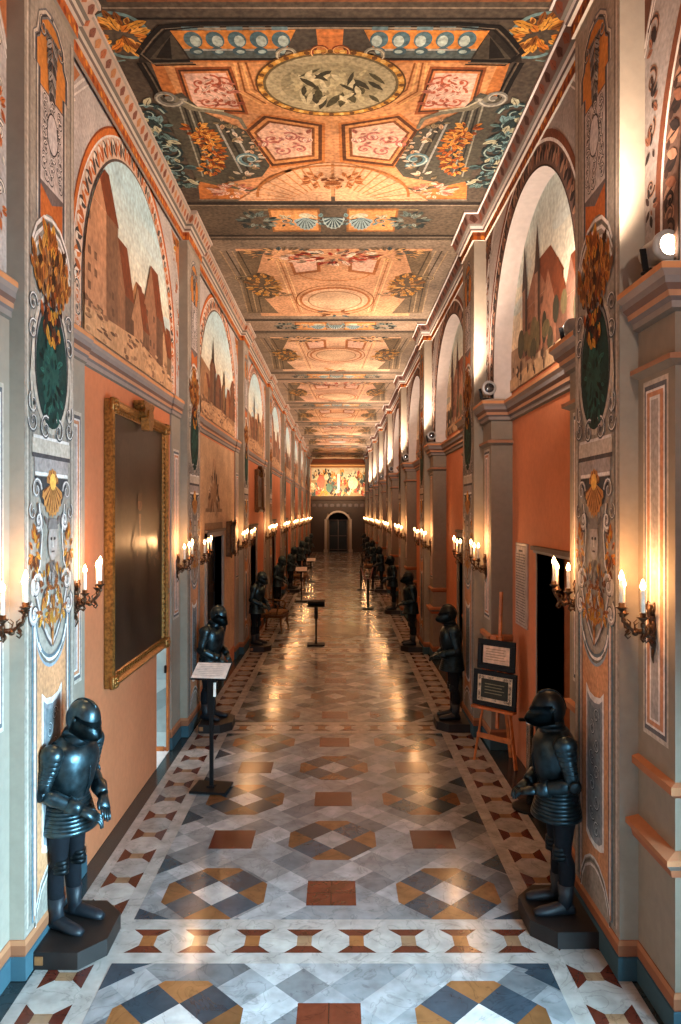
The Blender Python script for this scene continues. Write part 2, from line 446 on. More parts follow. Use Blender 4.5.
# ------------------------------------------------------------------ WALLS with openings
LOPEN = [(2.83, 3.04, -.34), (3.86, 4.40, -.14), (5.75, 6.2, -.14), (7.6, 8.0, -.12), (9.5, 9.9, -.12), (11.4, 11.8, -.12)]
ROPEN = [(.45, 1.2, -.10), (2.14, 2.67, -.15), (3.86, 4.40, -.15), (5.8, 6.2, -.14), (7.7, 8.1, -.12), (9.6, 10.0, -.12), (11.4, 11.8, -.12)]
def wall(name, X, thick, openings, col, label):
    s = Solid(); x0, x1 = (X-thick, X) if thick > 0 else (X, X-thick)
    prev = BACK
    for d0, d1, zt in openings:
        s.hbox(x0, x1, prev, d0, -1, ZC, col); s.hbox(x0, x1, d0, d1, zt, ZC, col); prev = d1
    s.hbox(x0, x1, prev, END, -1, ZC, col)
    o = s.build(name, M['plaster']); tag(o, label, kind='structure'); return o
WALLC = hexc('c0734c')
wall_left = wall('wall_left', XL, .12, LOPEN, WALLC, 'salmon plaster left wall of the corridor')
wall_right = wall('wall_right', XR, -.12, ROPEN, WALLC, 'salmon plaster right wall of the corridor')
s = Solid(); s.hbox(XL-.12, XR+.12, BACK-.1, BACK, -1, ZC, WALLC)
tag(s.build('wall_front', M['plaster']), 'plain salmon wall behind the viewer', kind='structure')

# bays
def bays():
    for i in range(len(PIL)):
        a = PIL[i]+WP; b = PIL[i+1] if i+1 < len(PIL) else END
        yield i, a, b
# beige painted upper halves of left bay two wall + plinths along the walls
tn = [0]
def trim(o, label):
    tn[0] += 1; o.name = 'trim_%d' % tn[0]; tag(o, label, kind='structure'); return o

# ------------------------------------------------------------------ CEILING fresco
ce = Paint(.0006)
MX = -.025
ce.rect(XL-.12, BACK, XR+.12, END, hexc('4d4338'), 0)
def CP(x, y): return ((x-339)*ZC/(512-y), 725*ZC/(512-y))
def px(pts): return [CP(*p) for p in pts]
ce.mirror = MX
DKO = hexc('3e362e'); CO = hexc('c48a5c'); COL2 = hexc('d0a078'); CB = hexc('8a4f28'); CG = hexc('57503f'); CBL = hexc('6b8a8a')
def cpoly(pts, col, l): ce.poly(px(pts), col, l)
def cline(pts, w, col, l=4, w2=None): ce.line(px(pts), w, col, l, w2)
# front framed band in the nearest bay (mostly over the viewer)
ce.rect(-.66, -.55, MX, 1.55, hexc('a8683a'), 1)
ce.rect(-.60, -.45, MX, 1.45, hexc('c98648'), 2)
for yy in (-.1, .5, 1.1): ce.ring(MX, yy, .3, .22, .03, CB, 3); ce.bunch(MX-.25, yy+.1, .2, .1, 20, [GOLD, CB, PINK, CBL], .07, int(yy*10)+9, 4)
ce.rect(-.60, 1.80, MX, 1.875, hexc('7a4a2c'), 2); ce.rect(-.585, 1.825, MX, 1.855, hexc('c47a44'), 3)
ce.rect(-.62, 1.895, MX, 1.90, hexc('8a7a68'), 2); ce.rect(-.64, 1.935, MX, 1.943, hexc('221c18'), 2)
# corner gold leaves
ce.bunch(*CP(122, 34), .05, .06, 60, [GOLD, hexc('c4742a'), hexc('d89a48'), hexc('7c4a20')], .036, 3, 3)
ce.ring(*CP(122, 36), .085, .1, .012, CBL, 2); ce.scroll(*CP(112, 50), .05, 1, 1, .014, CG, 3, CBL)
# orange ground of the panel with dark curved side frame
cpoly([(150, 60), (331, 60), (331, 200), (200, 200), (197, 170), (170, 110)], hexc('b8703a'), 1)
ce.rect(-.43, 2.15, MX, 3.03, CO, 2)
cpoly([(162, 62), (331, 62), (331, 130), (252, 112), (180, 100)], hexc('c98c58'), 3)
# niche & balustrade
cpoly([(154, 28), (186, 26), (331, 26), (331, 60), (190, 60), (139, 62), (140, 48)], hexc('2c2620'), 4)
cpoly([(155, 52), (172, 33), (189, 60), (150, 58)], hexc('4a4236'), 5); cpoly([(160, 50), (170, 36), (172, 58), (156, 57)], hexc('1c1815'), 6)
cpoly([(170, 30), (300, 29), (300, 49), (184, 49)], hexc('c47c38'), 5)
cpoly([(184, 49), (300, 49), (300, 57), (190, 58)], hexc('4c5450'), 5)
cline([(184, 49), (300, 49)], .008, hexc('a0988a'), 6); cline([(188, 58.5), (300, 58)], .006, hexc('141210'), 6); cline([(165, 28), (331, 27)], .008, hexc('8a7c68'), 6)
for k in range(5):
    X, D = CP(193+22*k, 39)
    ce.ell(X, D+.0, .026, .035, hexc('4c666c'), 6, 16); ce.ell(X+.006, D+.005, .015, .024, hexc('a8b4a8'), 7, 12)
    ce.ell(X, D+.05, .02, .018, hexc('3c5258'), 6, 12); ce.ell(X+.003, D+.052, .012, .008, hexc('9aaaa0'), 7, 10); ce.rect(X-.022, D-.055, X+.022, D-.04, hexc('5c7478'), 6)
cpoly([(296, 28), (331, 28), (331, 62), (300, 64), (282, 58)], hexc('4a4238'), 7)
ce.scroll(*CP(289, 53), .05, 0, 1.2, .016, hexc('8c8470'), 8, hexc('c0b498'))
cpoly([(316, 28), (331, 28), (331, 62), (312, 60), (318, 45)], hexc('c87840'), 8)
ce.scroll(*CP(322, 50), .035, 2, 1, .012, hexc('8a3c20'), 9, hexc('e8b070'))
# dark curved outline
for off, colr, w in ((0, hexc('171412'), .016), (3, hexc('6a5c4a'), .007), (6, hexc('171412'), .006)):
    cline([(190+off, 60+off*.6), (150+off, 61+off*.6), (138+off, 52+off*.3), (150+off, 36+off*.5), (160+off, 26+off*.5), (200, 23+off*.5), (331, 22+off*.5)], w, colr, 6)
    cline([(139+off, 62), (150+off, 80), (166+off, 110)], w, colr, 6)
# rectangular pink panel
def frame(pts, cols, insets, base_layer):
    cx = sum(p[0] for p in pts)/len(pts); cy = sum(p[1] for p in pts)/len(pts)
    for k, (c, t) in enumerate(zip(cols, insets)):
        cpoly([(cx+(x-cx)*t, cy+(y-cy)*t) for x, y in pts], c, base_layer+k)
frame([(176, 68), (230, 67), (247, 113), (190, 110)], [hexc('8e4c26'), hexc('4c2c1a'), hexc('c47a48'), PINK], [1.05, .95, .87, .78], 4)
for a, b, r in ((200, 82, .035), (212, 80, .03), (224, 82, .03), (204, 91, .028), (216, 89, .03), (228, 91, .025), (207, 101, .03), (220, 100, .028), (233, 102, .022)):
    ce.scroll(*CP(a, b), r, a, 1.1, .009, hexc('a8563c'), 8); ce.bunch(*CP(a, b), .012, .015, 3, [hexc('b8705a'), hexc('e0b8a0'), hexc('9c5038')], .028, a, 9)
for k in range(4): cline([(234+k*4, 62), (240+k*5, 92-k), (262+k*4, 104-k)], .006, hexc('8a5228') if k % 2 else hexc('e0a868'), 6)
# big medallion
cx, cy = MX, 2.235
for rx, ry, c, l in ((.232, .178, hexc('5a3c20'), 8), (.226, .172, hexc('c08838'), 9), (.209, .156, hexc('6a5a3c'), 10), (.20, .148, hexc('a89a76'), 11), (.155, .112, hexc('968a68'), 12)):
    ce.mirror = None; ce.ell(cx, cy, rx, ry, c, l, 48)
for k in range(40):
    a = k*PI/20; ce.ell(cx+.218*math.cos(a), cy+.164*math.sin(a), .009, .009, hexc('e0b060') if k % 2 else hexc('6a4420'), 10, 8)
rr = random.Random(8)
for k in range(60):
    x0, y0 = cx+rr.uniform(-.12, .12), cy+rr.uniform(-.09, .06)
    ce.leaf(x0, y0, rr.uniform(.6, 2.6), rr.uniform(.04, .09), rr.uniform(.012, .028), rr.choice([hexc('c6b890'), hexc('4e4830'), hexc('b2a47c'), hexc('3c3828')]), 13+k % 3)
ce.mirror = MX
# pentagon pink panel
pent = [(246, 130), (264, 115), (322, 124), (322, 160), (272, 166)]
frame(pent, [hexc('b87038'), hexc('5a341c'), hexc('c88850'), hexc('7a4826'), hexc('dcae90')], [1.08, 1.0, .9, .8, .72], 4)
for a, b, r in ((272, 138, .04), (290, 136, .04), (282, 150, .04), (300, 148, .035), (262, 143, .03), (303, 138, .03)): ce.scroll(*CP(a, b), r*.8, b, 1.2, .009, hexc('b0685c'), 10); ce.bunch(*CP(a+4, b-4), .02, .02, 4, [hexc('b87868'), hexc('e4c0a8'), hexc('a86450')], .026, a+b, 11)
# dark side console with garland
cpoly([(158, 98), (182, 92), (205, 112), (246, 130), (270, 165), (262, 176), (215, 184), (196, 178), (178, 140)], hexc('4a463a'), 7)
for k in range(5):
    cline([(178+k*5, 100+k*2), (203+k*4.5, 176-k*1.5)], .006, (hexc('8c8876'), hexc('211f1b'))[k % 2], 8)
for k in range(3): cline([(216+k*8, 122+k*3), (242+k*6, 172-k*3)], .008, (hexc('9a968a'), hexc('26241f'))[k % 2], 8)
ce.scroll(*CP(168, 97), .05, 0, 1.3, .024, hexc('77746a'), 9, hexc('b0aa98')); ce.scroll(*CP(250, 158), .055, 1, 1.2, .026, hexc('5c7c80'), 9, hexc('b8c0b0'))
cline([(172, 96), (190, 107), (222, 112), (240, 118), (246, 128)], .03, hexc('77705c'), 9, .012); cline([(180, 98), (196, 106), (224, 110)], .008, hexc('b8ae90'), 10)
cline([(196, 178), (220, 184), (250, 190), (262, 186)], .028, hexc('57523f'), 9, .01)
for t in range(7):
    a = t/6; x = 196+14*a+10*math.sin(a*PI); y = 128+40*a
    ce.bunch(*CP(x, y), .03, .035, 26, [hexc('c87a2c'), hexc('7c3c18'), hexc('a8541e'), hexc('dc9a48')], .024, t, 10)
for t in range(10):
    a = t/9; x = 222+24*math.sin(a*PI)+14*a; y = 122+58*a
    ce.bunch(*CP(x, y), .018, .02, 4, [hexc('d8c4a8'), hexc('8a7858'), hexc('b8906c')], .026, t+50, 12)
# vine along the edge
for t in range(6):
    a = t/5; X, D = CP(147+36*a, 112+66*a)
    ce.scroll(X, D, .06, t*1.3, 1.2 if t % 2 else -1.2, .024, hexc('26383a'), 8, hexc('94a69a')); ce.bunch(X, D, .035, .05, 14, [CBL, hexc('54706c'), hexc('243434'), hexc('b4b090'), hexc('384c4c')], .04, t+80, 9)
# lower fan and scroll
ce.poly([CP(238+93*k/10, 200-38*math.sin(k/10*PI/2)) for k in range(11)]+[CP(331, 200)], COL2, 9)
for k in range(9):
    a = k/9; cline([(244+72*a, 198-34*math.sin(a*PI/2)), (288+36*a, 199-14*a)], .007, hexc('b47848'), 10)
ce.ring(MX, CP(331, 196)[1], .32, .28, .012, hexc('a06434'), 10, 30, PI, 2*PI)
ce.bunch(*CP(320, 180), .06, .06, 40, [CB, hexc('b06c3c'), hexc('7a4424'), hexc('d8a070')], .03, 12, 12)
ce.bunch(*CP(232, 190), .08, .04, 36, [PINK, hexc('b87058'), hexc('e0b090')], .03, 22, 9)
cline([(199, 199), (331, 199)], .008, hexc('8c7c66'), 9)
# painted beams between the panels
def beam(d0, d1):
    ce.mirror = MX
    ce.rect(-.70, d0, MX, d1, hexc('564a3c') if d0 < 4 else hexc('8a7662'), 3)  # farther beams are paler: distance haze put into the colour
    for dd in (d0, d1): ce.rect(-.70, dd-.012, MX, dd+.012, hexc('2b2520'), 4); ce.rect(-.70, dd+.014, MX, dd+.022, hexc('8a7a66'), 4)
    m = (d0+d1)/2; hw = (d1-d0)*.36
    ce.rect(-.31, m-hw, MX-.06, m+hw, hexc('8a5a30'), 4); ce.rect(-.30, m-hw*.86, MX-.07, m+hw*.86, hexc('c48a54'), 5)
    ce.shell(-.15, m-hw*.3, .055, .2, PI-.2, 8, hexc('8aa0a0'), hexc('28383c'), 7, hw*1.1)
    ce.ell(-.15, m-hw*.45, .03, hw*.2, hexc('b8b498'), 8, 12)
    for x in (-.24, -.085): ce.scroll(x, m, .035, x*9, 1.1, .013, hexc('34484c'), 7, hexc('a8b4a8')); ce.bunch(x, m, .03, hw*.4, 5, [CBL, hexc('3c5054'), hexc('b4ac8c')], .04, int(x*100)+400, 7)
    ce.bunch(-.37, m, .07, hw*.6, 44, [hexc('38443f'), hexc('7c8478'), hexc('26302f'), hexc('5c6a64')], .034, 31, 6)
    ce.line([(-.46, m), (-.40, m)], .02, hexc('2c3432'), 6, .05); ce.rect(-.395, m-hw*.95, -.31, m-hw*.88, hexc('8a7a58'), 6)
    ce.shell(MX, m-hw*.3, .05, 0, PI, 8, hexc('9aaca8'), hexc('30444a'), 8, hw*1.0)
beam(3.10, 3.46)
# deeper panels
def panel(d0, d1, v):
    r = random.Random(v*7+1); L = d1-d0; m = (d0+d1)/2; ce.mirror = MX
    base = [hexc('c6946c'), hexc('cda482'), hexc('c69a7c')][v % 3]
    ce.rect(-.66, d0, MX, d1, hexc('80705e') if v < 2 else hexc('9a8470'), 1)  # ground of the far panels lightened, haze painted in
    ce.rect(-.52, d0+.08*L, MX, d1-.05*L, base, 2)
    ce.poly([(-.52, d0+.1*L), (-.38, d0+.1*L), (-.50, d0+.5*L), (-.40, d1-.1*L), (-.60, d1-.1*L)], hexc('6b5a44'), 3)
    for k in range(4): ce.line([(-.60+.03*k, d0+.1*L), (-.57+.03*k, m-.04*L), (-.60+.03*k, d1-.12*L)], .007, (hexc('a08868'), hexc('3c3226'))[k % 2], 4)
    # side cartouche with gold figure
    ce.ell(-.44, m, .09, .17*L, hexc('5c4c38'), 5); ce.bunch(-.44, m, .08, .14*L, 70, [GOLD, hexc('d8a45c'), hexc('8a5c2c'), hexc('4c3c28'), hexc('b88850')], .042, v+3, 6)
    ce.scroll(-.34, m+.1*L, .05, v, 1.2, .015, hexc('4c4434'), 6, hexc('c0a478')); ce.scroll(-.55, m-.1*L, .05, v, -1.2, .015, hexc('4c4434'), 6, hexc('c0a478'))
    # framed ribs
    for k in range(3): ce.line([(-.33+.02*k, d0+.2*L), (-.28+.02*k, d1-.12*L)], .006, hexc('a0663a') if k % 2 else hexc('e4b884'), 4)
    ce.poly([(-.27, m-.34*L), (-.1, m-.36*L), (-.1, m-.18*L), (-.25, m-.14*L)], hexc('9a5e34'), 3); ce.poly([(-.25, m-.32*L), (-.12, m-.34*L), (-.12, m-.2*L), (-.235, m-.17*L)], PINK, 4)
    ce.bunch(-.3, d0+.13*L, .16, .05*L, 60, [hexc('6c5c48'), hexc('b08050'), hexc('405050'), hexc('d8a870')], .04, v+60, 5)
    ce.mirror = None
    # centre: figure group near the front edge, oval beyond it
    if v % 2 == 0:
        ce.bunch(MX, d0+.16*L, .24, .06*L, 120, [hexc('a83c28'), hexc('d8b8a0'), hexc('e8d4b8'), hexc('7c3020'), hexc('c87058'), hexc('8a7460')], .045, v+90, 6)
        oy = m+.2*L
    else: oy = m
    for rx, ry, c, l in ((.22, .19, hexc('a8683a'), 5), (.205, .17, hexc('d4a884'), 6), (.17, .14, hexc('9c7854'), 7), (.16, .13, hexc('cca884') if v != 5 else hexc('c8ccc0'), 8)):
        ce.ell(MX, oy, rx, ry*L, c, l, 36)
    ce.ring(MX, oy, .245, .22*L, .008, hexc('8a5228'), 6, 36)
    ce.bunch(MX, d1-.1*L, .1, .04*L, 14, [hexc('7a4c2c'), hexc('c08850'), hexc('506060')], .05, v+99, 7)
    ce.mirror = MX
    ce.ring(MX-.0, d0+.34*L, .2, .09*L, .01, hexc('b0703c'), 5, 20, PI/2, PI)
pan = [(3.52, 4.95), (5.35, 6.85), (7.25, 8.75), (9.15, 10.65), (11.05, 12.5), (12.9, 14.35), (14.8, 16.2), (16.6, 18.0)]
for v, (a, b) in enumerate(pan):
    panel(a, b, v)
    if v: beam(a-.36, a-.06)
ceiling = ce.build('ceiling', lambda x, y, h: (x*H, y*H, (1+ZC)*H-h), M['ceilfresco'])
tag(ceiling, 'flat ceiling covered in painted architecture and medallions', kind='structure')

# ------------------------------------------------------------------ painted pilaster panel (local u 0..WP, z from the eye)
def pilaster_paint(variant):
    p = Paint(.0009); r = random.Random(variant); W = WP; u = lambda t: t*W
    p.rect(0, -.92, W, 1.19, GREY, 1)
    p.mirror = W/2
    # edge lines
    for t, c, w in ((.05, GREYL, .006), (.09, GREYD, .004)): p.line([(u(t), -.90), (u(t), 1.17)], w, c, 2)
    # top hooded panel
    top = [(u(.24), .655), (u(.24), 1.0), (u(.18), 1.0), (u(.18), 1.06), (u(.24), 1.075), (u(.28), 1.12), (u(.4), 1.145), (u(.5), 1.15)]
    p.poly(top+[(u(.5), .69), (u(.4), .685), (u(.3), .665)], hexc('bd7838'), 3)
    p.poly([(u(.24), .655), (u(.3), .665), (u(.4), .685), (u(.5), .69), (u(.5), .80), (u(.24), .80)], hexc('b05e2c'), 4)
    p.line(top, .022, hexc('6e6b6c'), 4); p.line([(a-.006, b) for a, b in top], .007, GREYL, 5); p.line([(a+.006, b) for a, b in top], .005, hexc('3c3838'), 5)
    p.scroll(u(.33), 1.10, .022, 2, 1.2, .009, hexc('55504e'), 6, GREYL); p.leaf(u(.5), 1.1, 0, .05, .02, hexc('6a6462'), 6, DRK)
    p.mirror = None
    # hanging feather garland
    for k in range(12):
        z = 1.11-.012*k
        for sg in (-1, 1): p.leaf(u(.5), z, -PI/2+sg*(.9-.03*k), .045-.0012*k, .018, (hexc('6e6660'), hexc('9a9088'), hexc('4a4444'))[k % 3], 6+k % 2, DRK)
    # grey coat-of-arms relief
    p.poly([(u(.27), .965), (u(.73), .965), (u(.76), .95), (u(.76), .745), (u(.5), .715), (u(.24), .745), (u(.24), .95)], hexc('6a5c58'), 5)
    p.rect(u(.27), .75, u(.73), .96, hexc('b6a8a0'), 6)
    for k in range(10):
        z = .945-.019*k
        for q in (.36, .5, .64): p.scroll(u(q+r.uniform(-.03, .03)), z, .017, r.uniform(0, 6), r.choice([-1.1, 1.1]), .008, hexc('5a5250'), 7, hexc('d8ccc4'))
    p.ell(u(.5), .88, .03, .045, hexc('b8aeaa'), 9, 20); p.ring(u(.5), .88, .034, .049, .007, hexc('403c3c'), 9, 20)
    # white curved hood
    p.mirror = W/2
    arc = [(u(.12), .60), (u(.2), .64), (u(.34), .672), (u(.5), .68)]
    for k, c in enumerate((WHITE, GREYD, WHITE, GREY, WHITE)): p.line([(a, b-.011*k) for a, b in arc], .008, c, 7)
    # cartouche frame around the green niche
    p.mirror = None
    p.ell(u(.5), .345, .112, .165, hexc('8f8884'), 4, 32)
    p.ring(u(.5), .345, .112, .165, .014, GREYL, 5, 32); p.ring(u(.5), .345, .098, .15, .006, hexc('3c3838'), 6, 32)
    p.ell(u(.5), .335, .09, .142, hexc('1c3530'), 6, 32)
    p.ell(u(.47), .31, .05, .08, hexc('23483f'), 7, 20); p.bunch(u(.5), .32, .06, .10, 60, [hexc('163028'), hexc('2c5c50'), hexc('1c3c38'), hexc('101f1c')], .024, variant+1, 8)
    p.bunch(u(.46), .60, .03, .03, 24, [GOLD, hexc('c06a24'), hexc('8a4a1c')], .04, variant+31, 9, up=PI/2); p.bunch(u(.5), .54, .10, .07, 170, [hexc('b87834'), hexc('a8602a'), hexc('80481f'), hexc('c88a44'), hexc('6a3818'), hexc('3c2414'), hexc('8c6040')], .034, variant+2, 9, up=PI/2)
    p.bunch(u(.5), .44, .06, .06, 70, [hexc('a85020'), GOLD, hexc('5c3018'), hexc('38201a')], .026, variant+3, 10, up=PI/2)
    p.mirror = W/2
    for z, a in ((.46, 0), (.40, 1), (.24, 2.2), (.2, 3)): p.scroll(u(.14), z, .025, a, 1.2, .010, hexc('5c5856'), 7, WHITE)
    p.scroll(u(.37), .19, .03, 1, 1.3, .011, hexc('585452'), 8, WHITE); p.line([(u(.14), .22), (u(.1), .30), (u(.14), .38)], .012, GREYL, 7)
    # shelf moulding
    p.rect(u(.12), .13, u(.5), .165, GREYL, 6); p.rect(u(.12), .122, u(.5), .132, hexc('4c4646'), 7); p.rect(u(.14), .165, u(.5), .172, WHITE, 7)
    p.rect(u(.16), .09, u(.5), .122, hexc('9a8e88'), 6); p.rect(u(.17), .082, u(.5), .09, WHITE, 7)
    # dark niche with shell
    p.poly([(u(.16), .08), (u(.5), .08), (u(.5), .0), (u(.3), .02)], hexc('3e3c3c'), 6)
    p.scroll(u(.2), .05, .026, 0, 1.3, .010, hexc('8c8480'), 8, WHITE); p.scroll(u(.13), .0, .02, 2, 1.1, .009, hexc('6c6664'), 8, WHITE)
    p.line([(u(.22), .02), (u(.28), -.05), (u(.24), -.12), (u(.14), -.15)], .010, hexc('5c5654'), 7); p.line([(u(.24), .02), (u(.30), -.05), (u(.26), -.12), (u(.16), -.15)], .005, WHITE, 8)
    p.bunch(u(.16), -.09, .020, .05, 40, [hexc('b4682c'), hexc('7c4020'), GOLD, hexc('5e3018')], .018, variant+4, 8)
    p.bunch(u(.36), -.165, .022, .03, 30, [hexc('b4682c'), hexc('8a4a24'), GOLD, hexc('6a3a20')], .018, variant+5, 8)
    p.bunch(u(.33), -.235, .026, .022, 26, [hexc('b87840'), hexc('8a5030'), GOLD], .018, variant+6, 8)
    for (a_, b_, r_, g_) in ((.2, -.165, .03, 0), (.16, -.225, .026, 2), (.24, -.02, .02, 4), (.4, -.20, .018, 1)):
        p.scroll(u(a_), b_, r_+.004, g_, 1.25, .017, hexc('4e4a4a'), 6); p.scroll(u(a_), b_, r_, g_, 1.25, .013, hexc('aca09a'), 7, WHITE)
    p.line([(u(.2), -.19), (u(.3), -.25), (u(.42), -.29), (u(.5), -.31)], .014, hexc('5a5453'), 7); p.line([(u(.2), -.187), (u(.3), -.247), (u(.42), -.287), (u(.5), -.307)], .008, hexc('b8aca6'), 8)
    p.ell(u(.13), -.165, .012, .02, hexc('b8aca4'), 7, 16)
    p.mirror = None
    p.shell(u(.5), .07, .062, -PI+.3, -.3, 9, hexc('b87c44'), hexc('6c3c20'), 9, .08); p.shell(u(.5), .06, .035, .2, PI-.2, 5, hexc('b07440'), hexc('6c3c20'), 9, .04)
    p.ell(u(.5), .07, .018, .02, hexc('e0a850'), 11, 12)
    # mask
    p.ell(u(.5), -.07, .027, .042, hexc('a89c94'), 10, 20); p.poly([(u(.5)-.03, -.04), (u(.5)+.03, -.04), (u(.5)+.02, -.015), (u(.5)-.02, -.015)], hexc('78706c'), 11)
    for sg in (-1, 1): p.ell(u(.5)+sg*.010, -.062, .006, .004, hexc('2c2626'), 11, 8); p.leaf(u(.5)+sg*.025, -.03, PI/2-sg*.8, .03, .014, hexc('6c6460'), 10)
    p.rect(u(.5)-.003, -.082, u(.5)+.003, -.066, hexc('d8ccc0'), 11); p.rect(u(.5)-.009, -.094, u(.5)+.009, -.090, hexc('4c3c3a'), 11)
    p.bunch(u(.5), -.135, .022, .03, 26, [hexc('6c625e'), hexc('a49a94'), hexc('4c4644')], .02, variant+7, 9, up=-PI/2)
    p.bunch(u(.5), -.245, .022, .035, 26, [hexc('c07a3c'), hexc('94552c'), GOLD, hexc('b4a498')], .02, variant+8, 9, up=PI/2)
    p.line([(u(.5), -.2), (u(.5), -.31)], .018, hexc('a86c3c'), 9, .01)
    # U-shaped moulding and lower salmon panel
    p.mirror = W/2
    U = [(u(.13), -.225), (u(.18), -.225)]+[(u(.5-.31*math.cos(t*PI/16)), -.235-.10*math.sin(t*PI/16)) for t in range(9)]
    low = [(a, b) for a, b in U]+[(u(.5), -.86), (u(.42), -.855), (u(.3), -.83), (u(.22), -.86), (u(.18), -.90), (u(.13), -.90)]
    p.poly(low, hexc('c48a62'), 3)
    for k, c in enumerate((hexc('5f6a70'), WHITE, GREYD, hexc('8a949a'))): p.line([(a, b-.007*k) for a, b in U], .008, c, 6)
    p.line([(u(.13), -.22), (u(.13), -.90)], .008, hexc('5f7680'), 6); p.line([(u(.17), -.25), (u(.17), -.89)], .006, WHITE, 6); p.line([(u(.2), -.27), (u(.2), -.88)], .004, hexc('6a6a6e'), 6)
    B = [(u(.17), -.905), (u(.2), -.87), (u(.28), -.835), (u(.4), -.815), (u(.5), -.81)]
    p.poly(B+[(u(.5), -.915), (u(.17), -.915)], GREY, 5)
    for k, c in enumerate((WHITE, GREYD, WHITE)): p.line([(a, b-.01*k) for a, b in B], .006, c, 7)
    # inset relief panel
    p.poly([(u(.3), -.41), (u(.38), -.427), (u(.5), -.432), (u(.5), -.785), (u(.38), -.78), (u(.3), -.77)], hexc('e0d8d0'), 5)
    p.poly([(u(.33), -.43), (u(.4), -.442), (u(.5), -.446), (u(.5), -.772), (u(.4), -.768), (u(.33), -.755)], hexc('848486'), 6)
    p.poly([(u(.37), -.448), (u(.43), -.456), (u(.5), -.458), (u(.5), -.76), (u(.37), -.745)], hexc('70777a'), 7)
    p.mirror = None
    for k in range(9): p.scroll(u(.5+.05*(-1)**k), -.475-.033*k, .019, k*1.7, 1.2*(-1)**k, .007, hexc('474c50'), 8, hexc('c4c8c8'))
    return p
pan_mesh = None
base_c = hexc('928676')
for side in ('left', 'right'):
    for i, P in enumerate(PIL):
        s = Solid()
        if side == 'left':
            s.hbox(XL-.02, XLP, P, P+WP, -.92, ZC, base_c)
            for a, b in ((P-NP, P), (P+WP, P+WP+NP)):
                if b <= END and a > BACK: s.hbox(XL-.01, XLN, a, b, -.92, .42, hexc('938778'))
        else:
            s.hbox(XRP, XR+.02, P, P+WP, -.92, ZC, base_c)
            for a, b in ((P-NP, P), (P+WP, P+WP+NP)):
                if b <= END and a > BACK: s.hbox(XRN, XR+.01, a, b, -.92, .42, hexc('877a6a'))
        o = s.build('pilaster', M['plaster'])
        ordn = ['beside the viewer', 'nearest', 'second', 'third', 'fourth', 'fifth', 'sixth', 'seventh', 'eighth', 'ninth'][i]
        trim(o, '%s painted pilaster on the %s wall with grey side strips' % (ordn, side))
        if pan_mesh is None:
            pp = pilaster_paint(5).build('painted_panel', lambda x, y, h: (h, x*H, y*H), M['fresco'])
            pan_mesh = pp.data; bpy.data.objects.remove(pp)
        q = link(bpy.data.objects.new('painted_panel', pan_mesh), o)
        if side == 'left': q.location = (XLP*H+.0005, P*H, H)
        else: q.location = (XRP*H-.0005, (P+WP)*H, H); q.rotation_euler = (0, 0, PI)
        # narrow inset panels
        for k, (a, b) in enumerate(((P-NP, P), (P+WP, P+WP+NP))):
            if b > END or a < BACK: continue
            w = Paint(.0009); m0 = .2*NP
            w.mirror = None
            def rr_(t, z0, z1, c, l): w.rect(t*NP, z0, (1-t)*NP, z1, c, l)
            rr_(.16, -.46, .27, GREYL, 1); rr_(.20, -.45, .26, hexc('5e5c5e'), 2); rr_(.24, -.44, .25, WHITE, 3)
            rr_(.28, -.435, .245, SAL, 4); rr_(.36, -.425, .235, WHITE, 5); rr_(.40, -.42, .228, hexc('a39890'), 6)
            if side == 'left': o2 = w.build('inset_panel', lambda x, y, h: (XLN*H+h+.0005, (a+x)*H, (1+y)*H), M['fresco'], o)
            else: o2 = w.build('inset_panel', lambda x, y, h: (XRN*H-h-.0005, (b-x)*H, (1+y)*H), M['fresco'], o)
            if a == P-NP: pass
            if b-a > 0: w2 = None

